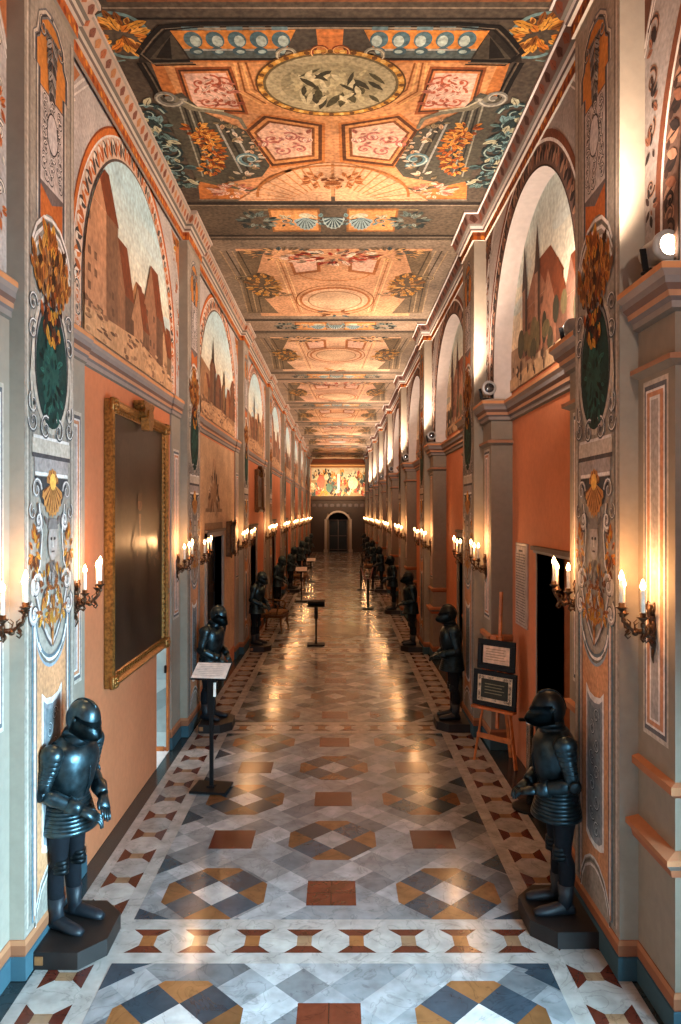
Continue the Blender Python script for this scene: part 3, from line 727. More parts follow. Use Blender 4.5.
# skirtings and dado rails following the plan
def plan(side, a, b, first, last, pil=True):
    pass
SK = [(.0, -.915), (.002, -.915), (.005, -.925), (.005, -.945), (.002, -.95), (.005, -.952), (.005, -1.0), (0, -1.0)]
SKC = [SALD, hexc('a46c4a'), hexc('8a563a'), SALD, hexc('34505a'), hexc('34505a'), hexc('34505a')]
for side in ('left', 'right'):
    sg = 1 if side == 'left' else -1
    X0, XP_, XN_ = (XL, XLP, XLN) if side == 'left' else (XR, XRP, XRN)
    opens = LOPEN if side == 'left' else ROPEN
    for i, P in enumerate(PIL):
        s = Solid()
        end = min(P+WP+NP, END-.01)
        path = [(X0, P-NP-.0), (XN_, P-NP), (XN_, P), (XP_, P), (XP_, P+WP), (XN_, P+WP), (XN_, end), (X0, end)]
        s.sweep(path, SK, 1 if side == 'left' else -1, SKC)
        # block behind the skirting profile
        for (xa, a, b) in ((XN_, P-NP, P), (XP_, P, P+WP), (XN_, P+WP, end)): s.hbox(X0, xa, a, b, -1, -.92, hexc('34505a'))
        trim(s.build('skirt', M['plaster']), 'dark and salmon base moulding round %s pilaster %s' % (side, ['beside the viewer', 'nearest', 'second', 'third', 'fourth', 'fifth', 'sixth', 'seventh', 'eighth', 'ninth'][i]))
        if side == 'right':
            s = Solid()
            for a, b in ((P-NP, P), (P+WP, end)):
                if a < BACK: continue
                s.sweep([(XR, a), (XRN, a), (XRN, b), (XR, b)] if True else [], [(0, -.645), (.028, -.652), (.028, -.662), (.016, -.675), (.012, -.69), (0, -.695)], -1,
                        [hexc('a87250'), hexc('9c6442'), GREYD, SALD, GREYD])
                s.sweep([(XR, a), (XRN, a), (XRN, b), (XR, b)], [(0, -.515), (.014, -.52), (.014, -.535), (0, -.545)], -1, [hexc('a87250'), hexc('9c6442'), SALD])
                s.sweep([(XR, a), (XRN, a), (XRN, b), (XR, b)], [(0, .305), (.018, .30), (.018, .29), (0, .28)], -1, [hexc('a67a60'), hexc('9c6e52'), GREYD])
            trim(s.build('dado', M['plaster']), 'salmon rail mouldings round the narrow piers of right pilaster %s' % ['beside the viewer', 'nearest', 'second', 'third', 'fourth', 'fifth', 'sixth', 'seventh', 'eighth', 'ninth'][i])
    # mid cornice per bay
    MC = [(0, .41), (.012, .415), (.012, .428), (.022, .434), (.024, .445), (.034, .455), (.036, .468), (.046, .478), (.046, .490), (.03, .497), (0, .505)]
    MC = [(o, z-.028) for o, z in MC] if side == 'right' else [(o*.42, z) for o, z in MC]
    MCC = [GREYD, hexc('8c8078'), hexc('6d6462'), hexc('b08060'), hexc('6a5248'), hexc('7d7470'), hexc('8a7c74'), hexc('c08458'), GREY, hexc('c9b6a4')]
    for i, a, b in bays():
        s = Solid()
        path = [(XN_, a), (XN_, a+NP), (X0, a+NP), (X0, b-NP), (XN_, b-NP), (XN_, b)]
        s.sweep(path, MC, sg, MCC)
        trim(s.build('cornice', M['plaster']), 'mid-height cornice of the %s wall, bay %s' % (side, ['beside the viewer', 'nearest', 'second', 'third', 'fourth', 'fifth', 'sixth', 'seventh', 'eighth', 'last before the end wall'][i]))
    # top cornice, one continuous run breaking round the pilasters
    s = Solid(); path = []
    for P in PIL:
        path += [((X0+sg*.012 if side == 'left' else XRA), P), (XP_, P), (XP_, P+WP), ((X0+sg*.012 if side == 'left' else XRA), P+WP)]
    path = [(path[0][0], BACK)]+path+[(path[-1][0], END)]
    TC = [(0, 1.205), (.008, 1.205), (.008, 1.24), (.016, 1.243), (.020, 1.25), (.022, 1.262), (.03, 1.268), (.046, 1.305), (.052, 1.308), (.052, 1.32)]
    if side == 'left': TCC = [GREY, hexc('a85c2e'), GREYL, hexc('6a5c56'), GREYL, GREYD, hexc('ac9482'), GREY, hexc('b8a494')]
    else: TCC = [GREYL, hexc('8a4a26'), GREYL, hexc('5a4c48'), WHITE, GREYD, hexc('6c5248'), WHITE, hexc('8c7c74')]
    pat = {1: ([hexc('d88a38'), hexc('8a3a1c'), hexc('c4682c')], .055, 'curl'), 6: ([hexc('9c5c3c'), hexc('74493a'), hexc('a8744c')], .045, 'leaf')}
    if side == 'right': pat = {1: ([hexc('d8842c'), hexc('6a2c14'), hexc('b4581c')], .055, 'curl'), 6: ([hexc('4a2c22'), hexc('7c4430')], .06, 'leaf')}
    s.sweep(path, TC, sg, TCC, pat)
    trim(s.build('top', M['plaster']), 'carved top cornice of the %s wall under the ceiling' % side)

# ------------------------------------------------------------------ lunettes
def arch_pts(c, z0, zs, r, n=40, ex=0):
    return [(c-r, z0)]+[(c-r*math.cos(PI*k/n), zs+r*math.sin(PI*k/n)) for k in range(n+1)]+[(c+r, z0)]
def lunette(v, r=.525, z0=.505, zs=.64, right=False):
    p = Paint(.0008); rd = random.Random(v*13+3)
    shape = arch_pts(0, z0, zs, r)
    top = hexc('b4d4dc') if not right else hexc('b8c4bc'); bot = hexc('f0d8b4')
    H_ = zs+r-z0
    clipper = list(reversed(shape))
    # sky in bands
    nb = 26
    for k in range(nb):
        a, b = z0+H_*k/nb, z0+H_*(k+1)/nb; t = (k/nb-.25)/.6; t = max(0, min(1, t))
        q = clip([(-r, a), (r, a), (r, b), (-r, b)], clipper)
        if len(q) > 2: p.poly(q, mixc(bot, top, t), 1)
    def add(pts, col, l):
        q = clip(pts if area(pts) > 0 else pts[::-1], clipper)
        if len(q) > 2: p.poly(q, col, l)
    def area(pts): return sum(pts[i][0]*pts[(i+1) % len(pts)][1]-pts[(i+1) % len(pts)][0]*pts[i][1] for i in range(len(pts)))
    def blob(cx, cy, rx, ry, col, l): add([(cx+rx*math.cos(a), cy+ry*math.sin(a)) for a in [2*PI*i/14 for i in range(14)]], col, l)
    for k in range(14): blob(rd.uniform(-r, r), zs+rd.uniform(-.1, .4), rd.uniform(.06, .16), rd.uniform(.015, .04), mixc(hexc('cfd0c4'), top, rd.uniform(.2, .8)), 2)
    def house(x, z, w, h, col, l, roof=.5, gable=True):
        dk = mixc(col, (.1, .06, .04), .38)
        add([(x, z), (x+w, z), (x+w, z+h), (x, z+h)], col, l)
        add([(x+w*.62, z), (x+w, z), (x+w, z+h), (x+w*.62, z+h)], dk, l+1)
        if gable:
            add([(x-.01, z+h), (x+w*.62, z+h), (x+w*.31, z+h+w*roof)], col, l+1); add([(x+w*.31, z+h+w*roof), (x+w*.62, z+h), (x+w+.01, z+h), (x+w*.7, z+h+w*roof)], mixc(ORGD, (0, 0, 0), .2), l+1)
        nr = max(1, int(h/.05))
        for a in range(nr):
            for b in range(3):
                if rd.random() < .45: continue
                add([(x+w*(.08+.18*b), z+.015+a*.05), (x+w*(.16+.18*b), z+.015+a*.05), (x+w*(.16+.18*b), z+.038+a*.05), (x+w*(.08+.18*b), z+.038+a*.05)], dk, l+2)
    def spire(x, z, w, h, l, col):
        dk = mixc(col, (0.05, .04, .03), .6)
        add([(x, z), (x+w, z), (x+w, z+h*.6), (x, z+h*.6)], col, l); add([(x+w*.6, z), (x+w, z), (x+w, z+h*.6), (x+w*.6, z+h*.6)], dk, l+1)
        add([(x-.004, z+h*.6), (x+w+.004, z+h*.6), (x+w/2, z+h)], dk, l+1)
    earth = [hexc('a8764c'), hexc('8a5a38'), hexc('c09060'), hexc('74492e'), hexc('b4845c')]
    if not right:
        add([(-r, z0), (r, z0), (r, z0+.16), (.1, z0+.22), (-r, z0+.3)], hexc('9a7250'), 2)
        if v % 3 == 0:
            add([(-r, z0+.1), (.5, z0+.1), (.4, z0+.16), (-.1, z0+.24), (-r, z0+.34)], hexc('7c563e'), 3)
            for k in range(6):
                x = -.36+k*.15; house(x, z0+.1, rd.uniform(.15, .2), max(.05, .17-.02*k)+rd.uniform(-.02, .03), rd.choice(earth), 4+(k % 2)*3, .45)
            house(-.52, z0+.06, .30, .34, hexc('b88460'), 12, .42); house(-.30, z0+.04, .26, .17, hexc('8a6044'), 12, .62)
            house(-.06, z0+.02, .22, .13, hexc('a87a58'), 12, .6); house(.10, z0+.05, .27, .20, hexc('94684c'), 12, .62); house(.33, z0+.04, .18, .09, hexc('b8906a'), 12, .5)
        else:
            for k in range(6):
                x = -r+.08+k*.16; house(x, z0+.1, rd.uniform(.16, .22), rd.uniform(.05, .22), rd.choice(earth), 3+(k % 3)*3, rd.uniform(.3, .6))
            spire(-.3+v*.07, z0+.1, .05, .38, 12, hexc('8a6448')); spire(.1, z0+.12, .06, .25, 12, hexc('a07850'))
        add([(-r, z0), (r, z0), (r, z0+.05), (0, z0+.1), (-r, z0+.07)], hexc('c0936a'), 16)
        for k in range(90):
            x, z = rd.uniform(-r, r), z0+rd.uniform(0, .10)
            blob(x, z, rd.uniform(.006, .03), rd.uniform(.003, .009), rd.choice([hexc('8c6448'), hexc('caa078'), hexc('a07a58'), hexc('6c4c38')]), 17+k % 2)
    else:
        add([(-r, z0), (r, z0), (r, z0+.12), (-r, z0+.17)], hexc('a8886a'), 2)
        house(-.3, z0+.08, .48, .2, hexc('8a5c44'), 4, .28); spire(-.16, z0+.1, .07, .46, 9, hexc('9a7058')); spire(-.34, z0+.1, .075, .44, 9, hexc('84604c'))
        house(-.08, z0+.06, .3, .13, hexc('a06c50'), 9, .5); house(.2, z0+.06, .2, .12, hexc('8c6450'), 9, .6); spire(.4, z0+.1, .03, .2, 9, hexc('6c5448'))
        for k in range(12): blob(rd.uniform(-.45, .45), z0+.12+rd.uniform(-.04, .06), rd.uniform(.02, .05), rd.uniform(.03, .07), rd.choice([hexc('4c4630'), hexc('6a5c3c'), hexc('383424')]), 13+k % 3)
        add([(-r, z0), (r, z0), (r, z0+.07), (-r, z0+.05)], hexc('c4a078'), 16)
        add([(.34, z0+.04), (.346, z0+.04), (.346, z0+.4), (.34, z0+.4)], hexc('2c2824'), 17); blob(.343, z0+.36, .012, .016, hexc('2c2824'), 18)
        for k in range(40): blob(rd.uniform(-r, r), z0+rd.uniform(0, .09), rd.uniform(.006, .02), rd.uniform(.01, .03), rd.choice([hexc('5c4434'), hexc('8a6c50'), hexc('d0b08c'), hexc('46382c')]), 17+k % 2)
    return p
lun = {}
for v in range(3):
    for rt in (0, 1):
        o = lunette(v, right=bool(rt), r=.525 if not rt else .535, zs=.64 if not rt else .615).build('lunette_mural', lambda x, y, h: (h, -x*H, y*H) if rt else (h, x*H, y*H), M['mural'])
        lun[(v, rt)] = o.data; bpy.data.objects.remove(o)
# surround of the arch on the left wall
def surround(hw, right):
    p = Paint(.0009); R0 = .525 if not right else .535; zs = .64 if not right else .615; z0 = .505 if not right else .475
    g = hexc('b4aaa4') if not right else hexc('968c86')
    R1 = R0+.075
    def band(r0, r1, col, l, n=44):
        for k in range(n):
            a, b = PI*k/n, PI*(k+1)/n
            p.poly([(r1*math.cos(a), zs+r1*math.sin(a)), (r1*math.cos(b), zs+r1*math.sin(b)), (r0*math.cos(b), zs+r0*math.sin(b)), (r0*math.cos(a), zs+r0*math.sin(a))], col, l)
        for sx in (-1, 1):
            x0, x1 = sorted((sx*r0, sx*r1)); p.rect(x0, z0, x1, zs, col, l)
    # ground of the wall around the arch
    n = 44
    for k in range(n):
        a, b = PI*k/n, PI*(k+1)/n
        def outp(t):
            c, s_ = math.cos(t), math.sin(t)
            m = min(hw/abs(c) if abs(c) > 1e-6 else 9, (1.235-zs)/s_ if s_ > 1e-6 else 9)
            return (m*c, zs+m*s_)
        qa, qb = outp(a), outp(b)
        pts = [qa, qb]
        # keep corners square
        ca = math.atan2(1.235-zs, hw)
        for cc in (ca, PI-ca):
            if a < cc < b: pts = [qa, (hw if cc < PI/2 else -hw, 1.235), qb]
        p.poly(pts+[(R0*math.cos(b), zs+R0*math.sin(b)), (R0*math.cos(a), zs+R0*math.sin(a))], g, 1)
    for sx in (-1, 1):
        x0, x1 = sorted((sx*R0, sx*hw)); p.rect(x0, z0, x1, zs, g, 1)
    if not right:
        band(R0, R1, hexc('cdb09a'), 2); band(R0, R0+.008, hexc('5a4c46'), 3); band(R1-.006, R1, WHITE, 3); band(R1, R1+.022, hexc('c0692f'), 3); band(R1+.018, R1+.024, hexc('8a4420'), 4)
    else:
        band(R0, R1, hexc('6a5044'), 2); band(R0, R0+.006, hexc('3a2c26'), 3); band(R1-.004, R1+.006, WHITE, 3); band(R1+.006, R1+.03, hexc('6c3c26'), 3)
    cols = [hexc('c4703c'), hexc('4c4440'), hexc('e0d4c4'), hexc('a85a30')] if not right else [hexc('2c2220'), hexc('a07860'), hexc('3c2a24'), hexc('8a5a44')]
    m = 34
    for k in range(m):
        a = PI*(k+.5)/m; c, s_ = math.cos(a), math.sin(a)
        x, y = (R0+.012)*c, zs+(R0+.012)*s_
        p.leaf(x, y, a+.25, .058, .035, cols[k % 2], 4, cols[2]); p.leaf(x, y, a-.35, .05, .022, cols[(k+1) % 2+0] if k % 3 else cols[3], 5)
        p.ell((R1-.02)*math.cos(a+.04), zs+(R1-.02)*math.sin(a+.04), .009, .009, cols[2], 6, 8)
    for sx in (-1, 1):
        for k in range(5):
            y = z0+.01+k*.03; p.scroll(sx*(R0+.038), y+.01, .022, k, 1.1*sx, .010, cols[1] if k % 2 else cols[0], 5, cols[2])
        # spandrel with gold leaves
        if hw > R1+.03 or True:
            xs = sx*hw
            t = [(xs, 1.20), (xs, 1.01), (xs-sx*.05, 1.10), (xs-sx*.15, 1.20)]
            if sx < 0: t = t[::-1]
            p.poly(t, hexc('b07048') if not right else hexc('5c3a2a'), 2); p.line([(xs, .99), (xs-sx*.06, 1.10), (xs-sx*.19, 1.215)], .008, WHITE, 3); p.line([(xs, .97), (xs-sx*.07, 1.09), (xs-sx*.22, 1.215)], .005, WHITE, 3)
            for (a_, b_, r_) in ((.03, .80, .022), (.035, .90, .026), (.045, 1.0, .03), (.03, .68, .02), (.09, 1.14, .022)):
                p.scroll(xs-sx*a_, b_, r_, b_*9, 1.2*sx, .012, cols[1], 3); p.scroll(xs-sx*a_, b_, r_, b_*9, 1.2*sx, .006, cols[2], 4)
                p.bunch(xs-sx*a_, b_-.04, .012, .02, 7, [cols[0], cols[3], cols[2]], .022, int(b_*100), 4)
            p.bunch(xs-sx*.05, 1.15, .03, .03, 12, [GOLD, hexc('6a5038'), hexc('b06830')] if not right else [hexc('8a5c34'), BRN], .04, 7, 4)
    return p
sur = {}
for rt in (0, 1):
    o = surround(.69, bool(rt)).build('arch_surround', lambda x, y, h: (h, -x*H, y*H) if rt else (h, x*H, y*H), M['fresco'])
    sur[rt] = o.data; bpy.data.objects.remove(o)
for i, a, b in bays():
    m, w = (a+b)/2, (b-a); sc = w/1.38
    if i == 0: v = 1
    else: v = (i-1) % 3
    # left bay
    o = link(bpy.data.objects.new('arch_surround', sur[0]), wall_left); o.location = (XL*H+.001, m*H, H); o.scale = (1, sc, 1)
    o = link(bpy.data.objects.new('lunette_mural', lun[(v, 0)]), wall_left); o.location = (XL*H+.008, m*H, H); o.scale = (1, sc, 1)
    o['label'] = ['lunette mural of tall brown gabled houses', 'lunette mural of a low town with two spires', 'lunette mural of a town under pale sky'][v]
    # right bay: real deep arch
    R0 = .535; zs = .615; z0 = .475; s = Solid(); n = 40; hw = w/2
    g = lin(hexc('c8bab0'))
    pts = [(-R0*sc, z0)]+[(-R0*sc*math.cos(PI*k/n), zs+R0*math.sin(PI*k/n)) for k in range(n+1)]+[(R0*sc, z0)]
    for k in range(len(pts)-1):
        (ua, za), (ub, zb) = pts[k], pts[k+1]
        s.face([(XRA*H, (m+ua)*H, (1+za)*H), (XRA*H, (m+ub)*H, (1+zb)*H), ((XR)*H, (m+ub)*H, (1+zb)*H), ((XR)*H, (m+ua)*H, (1+za)*H)], g)
        # front face up to the top
        if 0 < k < len(pts)-2: s.face([(XRA*H, (m+ua)*H, (1+za)*H), (XRA*H, (m+ub)*H, (1+zb)*H), (XRA*H, (m+ub)*H, (1+ZC)*H), (XRA*H, (m+ua)*H, (1+ZC)*H)], g)
    for u0, u1 in ((-hw, -R0*sc), (R0*sc, hw)):
        s.face([(XRA*H, (m+u0)*H, (1+z0)*H), (XRA*H, (m+u1)*H, (1+z0)*H), (XRA*H, (m+u1)*H, (1+ZC)*H), (XRA*H, (m+u0)*H, (1+ZC)*H)], g)
        s.face([(XRA*H, (m+u0)*H, (1+z0)*H), (XRA*H, (m+u1)*H, (1+z0)*H), (XR*H, (m+u1)*H, (1+z0)*H), (XR*H, (m+u0)*H, (1+z0)*H)], g)
    # body behind the narrow edges so nothing is paper thin
    s.build('deep_arch', M['plaster'], wall_right)
    o = link(bpy.data.objects.new('arch_surround', sur[1]), wall_right); o.location = (XRA*H-.001, m*H, H); o.scale = (1, sc, 1); o.rotation_euler = (0, 0, PI)
    o.rotation_euler = (0, 0, 0); o.scale = (-1, sc, 1)
    o = link(bpy.data.objects.new('lunette_mural', lun[(v, 1)]), wall_right); o.location = (XR*H-.002, m*H, H); o.scale = (-1, sc, 1)
    o['label'] = 'lunette mural of a twin-spired church'

# ------------------------------------------------------------------ shape helpers for objects (metres)
def loft(bm, rings, seg=20, cap=True, up=Vector((0, 1, 0))):
    """rings: (centre, a, b[, direction]) ; a along the side axis, b along the other; returns nothing"""
    rows = []
    n = len(rings)
    for i, r in enumerate(rings):
        c = Vector(r[0])
        if len(r) > 3 and r[3] is not None: d = Vector(r[3])
        else:
            d = Vector(rings[min(n-1, i+1)][0])-Vector(rings[max(0, i-1)][0])
        d = d.normalized() if d.length > 1e-6 else Vector((0, 0, 1))
        sx = (up - d*up.dot(d))
        sx = sx.normalized() if sx.length > 1e-3 else Vector((1, 0, 0))
        fy = d.cross(sx)
        rows.append([bm.verts.new(c+sx*r[1]*math.cos(2*PI*k/seg)+fy*r[2]*math.sin(2*PI*k/seg)) for k in range(seg)])
    for i in range(n-1):
        for k in range(seg):
            bm.faces.new((rows[i][k], rows[i][(k+1) % seg], rows[i+1][(k+1) % seg], rows[i+1][k]))
    if cap:
        bm.faces.new(rows[0][::-1]); bm.faces.new(rows[-1])
def tube(bm, pts, r, seg=8, r2=None):
    n = len(pts); r2 = r if r2 is None else r2
    loft(bm, [(p, r+(r2-r)*i/(n-1), r+(r2-r)*i/(n-1)) for i, p in enumerate(pts)], seg, True, Vector((.13, .97, .2)))
def lathe(bm, prof, c=(0, 0, 0), seg=20, axis='z'):
    rows = []
    for r, z in prof:
        row = []
        for k in range(seg):
            a = 2*PI*k/seg; x, y = r*math.cos(a), r*math.sin(a)
            v = (x, y, z) if axis == 'z' else ((z, x, y) if axis == 'x' else (x, z, y))
            row.append(bm.verts.new(Vector(c)+Vector(v)))
        rows.append(row)
    for i in range(len(rows)-1):
        for k in range(seg): bm.faces.new((rows[i][k], rows[i][(k+1) % seg], rows[i+1][(k+1) % seg], rows[i+1][k]))
    bm.faces.new(rows[0][::-1]); bm.faces.new(rows[-1])
def box(bm, c, s, rot=None, bev=0.0):
    r = bmesh.ops.create_cube(bm, size=1.0); vs = r['verts']
    bmesh.ops.scale(bm, vec=s, verts=vs)
    if bev:
        es = list({e for v in vs for e in v.link_edges}); q = bmesh.ops.bevel(bm, geom=es, offset=bev, segments=1, affect='EDGES'); vs = q['verts'] if q['verts'] else vs
        vs = list(set(vs))
    if rot is not None: bmesh.ops.rotate(bm, cent=(0, 0, 0), matrix=rot, verts=vs)
    bmesh.ops.translate(bm, vec=c, verts=vs)
def bar(bm, a, b, w, t):
    """rectangular bar between two points"""
    a, b = Vector(a), Vector(b); d = (b-a); L = d.length
    q = d.to_track_quat('Z', 'Y').to_matrix().to_4x4()
    r = bmesh.ops.create_cube(bm, size=1.0)['verts']
    bmesh.ops.scale(bm, vec=(w, t, L), verts=r); bmesh.ops.transform(bm, matrix=Matrix.Translation((a+b)/2) @ q, verts=r)
def prism(bm, pts, z0, z1, fn=None):
    fn = fn or (lambda x, y, z: (x, y, z))
    a = [bm.verts.new(fn(x, y, z0)) for x, y in pts]; b = [bm.verts.new(fn(x, y, z1)) for x, y in pts]
    bm.faces.new(a[::-1]); bm.faces.new(b); n = len(pts)
    for k in range(n): bm.faces.new((a[k], a[(k+1) % n], b[(k+1) % n], b[k]))
def ellipsoid(bm, c, r, seg=20, rings=12, mat=None, zmin=-1, zmax=1):
    rows = []
    for i in range(rings+1):
        t = zmin+(zmax-zmin)*i/rings; ph = math.asin(max(-.999, min(.999, t)))
        rows.append([(r[0]*math.cos(ph)*math.cos(2*PI*k/seg), r[1]*math.cos(ph)*math.sin(2*PI*k/seg), r[2]*math.sin(ph)) for k in range(seg)])
    V_ = [[bm.verts.new(((mat @ Vector(p)) if mat else Vector(p))+Vector(c)) for p in row] for row in rows]
    for i in range(rings):
        for k in range(seg): bm.faces.new((V_[i][k], V_[i][(k+1) % seg], V_[i+1][(k+1) % seg], V_[i+1][k]))
    bm.faces.new(V_[0][::-1]); bm.faces.new(V_[-1])
B = bmesh.new

# ------------------------------------------------------------------ SUIT OF ARMOUR (faces local +X)
def make_armour(name, pose, label):
    st, sd = (M['steel'], M['steel_dark']) if not pose.get('dark') else (M['steel_dark'], M['steel_black'])
    t = empty(name, label=label, cat='suit of armour')
    bm = B(); prism(bm, [(-.20, -.34), (.10, -.34), (.25, -.17), (.25, .17), (.10, .34), (-.20, .34)], 0, .115)
    pl = bmobj('plinth', bm, M['plinth'], t); pl.rotation_euler.z = -pose['turn']; pl.location.x = pose['off']
    bm = B(); box(bm, (-.16, -.343, .06), (.055, .008, .055)); bmobj('number_plate', bm, M['tag'], pl)
    z0 = .115
    for sg in (-1, 1):
        y = sg*.095
        # boot
        bm = B(); loft(bm, [((-.10, y, z0+.03), .030, .028, (1, 0, 0)), ((-.08, y, z0+.045), .043, .045, (1, 0, 0)), ((0, y+sg*.005, z0+.05), .047, .05, (1, 0, 0)), ((.08, y+sg*.015, z0+.04), .052, .038, (1, 0, 0)), ((.16, y+sg*.02, z0+.032), .048, .03, (1, 0, 0)), ((.205, y+sg*.02, z0+.025), .028, .02, (1, 0, 0))], 18)
        loft(bm, [((-.02, y, z0+.04), .05, .055), ((-.035, y, z0+.12), .046, .052), ((-.035, y, z0+.22), .056, .062)], 18)
        bmobj('boot', bm, M['leather'], t, True)
        # leg: cloth thigh and dark greave
        bm = B(); loft(bm, [((-.035, y, z0+.16), .048, .052), ((-.042, y, z0+.28), .056, .062), ((-.042, y, z0+.36), .055, .060), ((-.02, y*.98, z0+.43), .050, .055), ((-.015, y*.96, z0+.50), .060, .063), ((-.02, y*.93, z0+.62), .074, .078), ((-.03, y*.88, z0+.76), .092, .1), ((-.03, y*.85, z0+.86), .09, .1)], 20)
        leg = bmobj('leg', bm, M['cloth'], t, True)
        bm = B()
        for k in range(3): loft(bm, [((.0, y*.98, z0+.40+.032*k), .057-.003*abs(k-1), .062, (0.1, 0, 1)), ((.004, y*.98, z0+.432+.032*k), .052, .057, (.1, 0, 1))], 18)
        ellipsoid(bm, (.028, y*.98, z0+.447), (.036, .042, .045), 14, 8)
        bmobj('knee_plate', bm, M['steel_black'], leg, True)
    # fauld skirt of overlapping lames
    bm = B(); n = 9
    for k in range(n):
        zt = z0+.925-.026*k; rt = .146+.0062*k
        loft(bm, [((-.01+.002*k, 0, zt), rt*1.10, rt*.92, (0, 0, 1)), ((-.008+.002*k, 0, zt-.014), (rt+.004)*1.10, (rt+.004)*.92, (0, 0, 1)), ((-.008+.002*k, 0, zt-.030), (rt+.005)*1.10, (rt+.005)*.92, (0, 0, 1))], 30, cap=True)
    bmobj('fauld', bm, st, t, True)
    # cuirass
    lean = pose.get('lean', .04)
    bm = B(); loft(bm, [((-.01, 0, z0+.87), .155, .128), ((.0, 0, z0+.93), .150, .125), ((.015, 0, z0+1.02), .175, .15), ((.02, 0, z0+1.12), .20, .165), ((.015+lean*.3, 0, z0+1.21), .21, .155), ((.0+lean*.5, 0, z0+1.28), .19, .125), ((-.005+lean*.7, 0, z0+1.325), .11, .095)], 30)
    cu = bmobj('cuirass', bm, st, t, True)
    bm = B()
    loft(bm, [((-.01, 0, z0+.878), .163, .137, (0, 0, 1)), ((-.01, 0, z0+.90), .163, .137, (0, 0, 1))], 30)
    tube(bm, [(.13, 0, z0+.92), (.172, 0, z0+1.02), (.188, 0, z0+1.12), (.165, 0, z0+1.22)], .006, 8)
    for sg in (-1, 1): tube(bm, [(.13, sg*.10, z0+1.20), (.08, sg*.13, z0+1.28), (-.02, sg*.13, z0+1.31), (-.10, sg*.12, z0+1.25)], .012, 8)
    bmobj('breastplate_trim', bm, sd, cu, True)
    # gorget
    bm = B(); hx = .035+lean
    loft(bm, [((.0+lean*.6, 0, z0+1.29), .125, .115, (0, 0, 1)), ((.01+lean*.7, 0, z0+1.325), .10, .10, (0, 0, 1)), ((.015+lean*.8, 0, z0+1.36), .085, .09, (0, 0, 1)), ((.02+lean, 0, z0+1.40), .08, .085, (0, 0, 1))], 24)
    bmobj('gorget', bm, sd, t, True)
    # helmet
    hz = z0+1.47; tilt = Matrix.Rotation(pose.get('nod', .22), 3, 'Y')
    bm = B(); ellipsoid(bm, (hx, 0, hz), (.125, .105, .135), 26, 16, tilt, -.85, 1)
    # comb along the crown
    pts = []
    for k in range(11):
        th = math.radians(62+13*k); pts.append(Vector((hx, 0, hz))+tilt @ Vector((.127*math.cos(th), 0, .137*math.sin(th))))
    tube(bm, pts, .008, 8)
    loft(bm, [(Vector((hx, 0, hz))+tilt @ Vector((.0, 0, -.085)), .092, .098, (0, 0, 1)), (Vector((hx, 0, hz))+tilt @ Vector((.012, 0, -.13)), .10, .112, (0, 0, 1))], 24)
    he = bmobj('helmet', bm, sd if pose.get('dark') else st, t, True)
    bm = B()   # visor: prow shaped face plate with eye slot and pivots
    def vp(x, y, z): return Vector((hx, 0, hz))+tilt @ Vector((x, y, z))
    rows = []
    for (z, xr, yr, ex) in ((.045, .118, .108, .0), (.02, .134, .112, .012), (.012, .122, .106, .006), (-.005, .142, .112, .022), (-.04, .152, .108, .045), (-.075, .142, .10, .04), (-.11, .118, .09, .015)):
        row = []
        for k in range(15):
            a = -PI/2*1.02+PI*1.02*k/14; s_ = max(0, math.cos(a))
            row.append(bm.verts.new(vp(xr*math.cos(a)+ex*s_**4, yr*math.sin(a), z)))
        rows.append(row)
    for i in range(len(rows)-1):
        for k in range(14): bm.faces.new((rows[i][k], rows[i][k+1], rows[i+1][k+1], rows[i+1][k]))
    r = bmesh.ops.solidify(bm, geom=bm.faces[:], thickness=.006)
    vi = bmobj('visor', bm, st, he, True)
    bm = B()
    for k in range(12):
        a = -1.1+.2*k; box(bm, vp(.128*math.cos(a)+.012*max(0, math.cos(a))**4, .108*math.sin(a), .016), (.008, .008, .006))
    bmobj('eye_slot', bm, M['black'], vi)
    for sg in (-1, 1):
        bm = B(); lathe(bm, [(.016, -.006), (.018, 0), (.010, .008)], vp(.0, sg*.110, .01), 12, 'y')
        bmobj('pivot', bm, st, vi, True)
    if pose.get('plume'):
        pass
    # arms
    for sg in (-1, 1):
        sh = Vector((.0+lean*.4, sg*.225, z0+1.235)); el = Vector((pose['elbow'][0], sg*pose['elbow'][1], z0+pose['elbow'][2])); wr = Vector((pose['wrist'][0], sg*pose['wrist'][1], z0+pose['wrist'][2]+(.012*sg)))
        hd = Vector((pose['hand'][0], sg*pose['hand'][1], z0+pose['hand'][2]+(.012*sg)))
        bm = B()
        d = (el-sh)
        for k in range(4):
            c = sh+d*(.0+.10*k)
            ellipsoid(bm, c+Vector((0, 0, .02-.012*k)), (.088-.007*k, .075-.006*k, .075-.008*k), 18, 10, None, -.45, 1)
        bmobj('pauldron', bm, st, t, True)
        bm = B(); loft(bm, [(sh, .055, .058), (sh.lerp(el, .4), .056, .06), (sh.lerp(el, .8), .046, .05), (el, .042, .045)], 18)
        for k in range(3): loft(bm, [(sh.lerp(el, .42+.12*k), .060-.003*k, .064-.003*k), (sh.lerp(el, .47+.12*k), .056-.003*k, .06-.003*k)], 18)
        arm = bmobj('upper_arm', bm, st, t, True)
        bm = B(); ellipsoid(bm, el+Vector((-.006, sg*.004, 0)), (.052, .050, .056), 16, 10)
        lathe(bm, [(.008, -.01), (.036, 0), (.046, .005), (.03, .010), (.006, .013)], el+Vector((0, sg*.042, 0)), 14, 'y'); bmobj('elbow_cop', bm, sd, arm, True)
        bm = B(); loft(bm, [(el, .044, .046), (el.lerp(wr, .3), .052, .054), (el.lerp(wr, .7), .044, .046), (wr, .036, .038)], 18)
        loft(bm, [(wr.lerp(el, .35), .060, .062), (wr.lerp(el, .1), .046, .048), (wr, .040, .042)], 18)
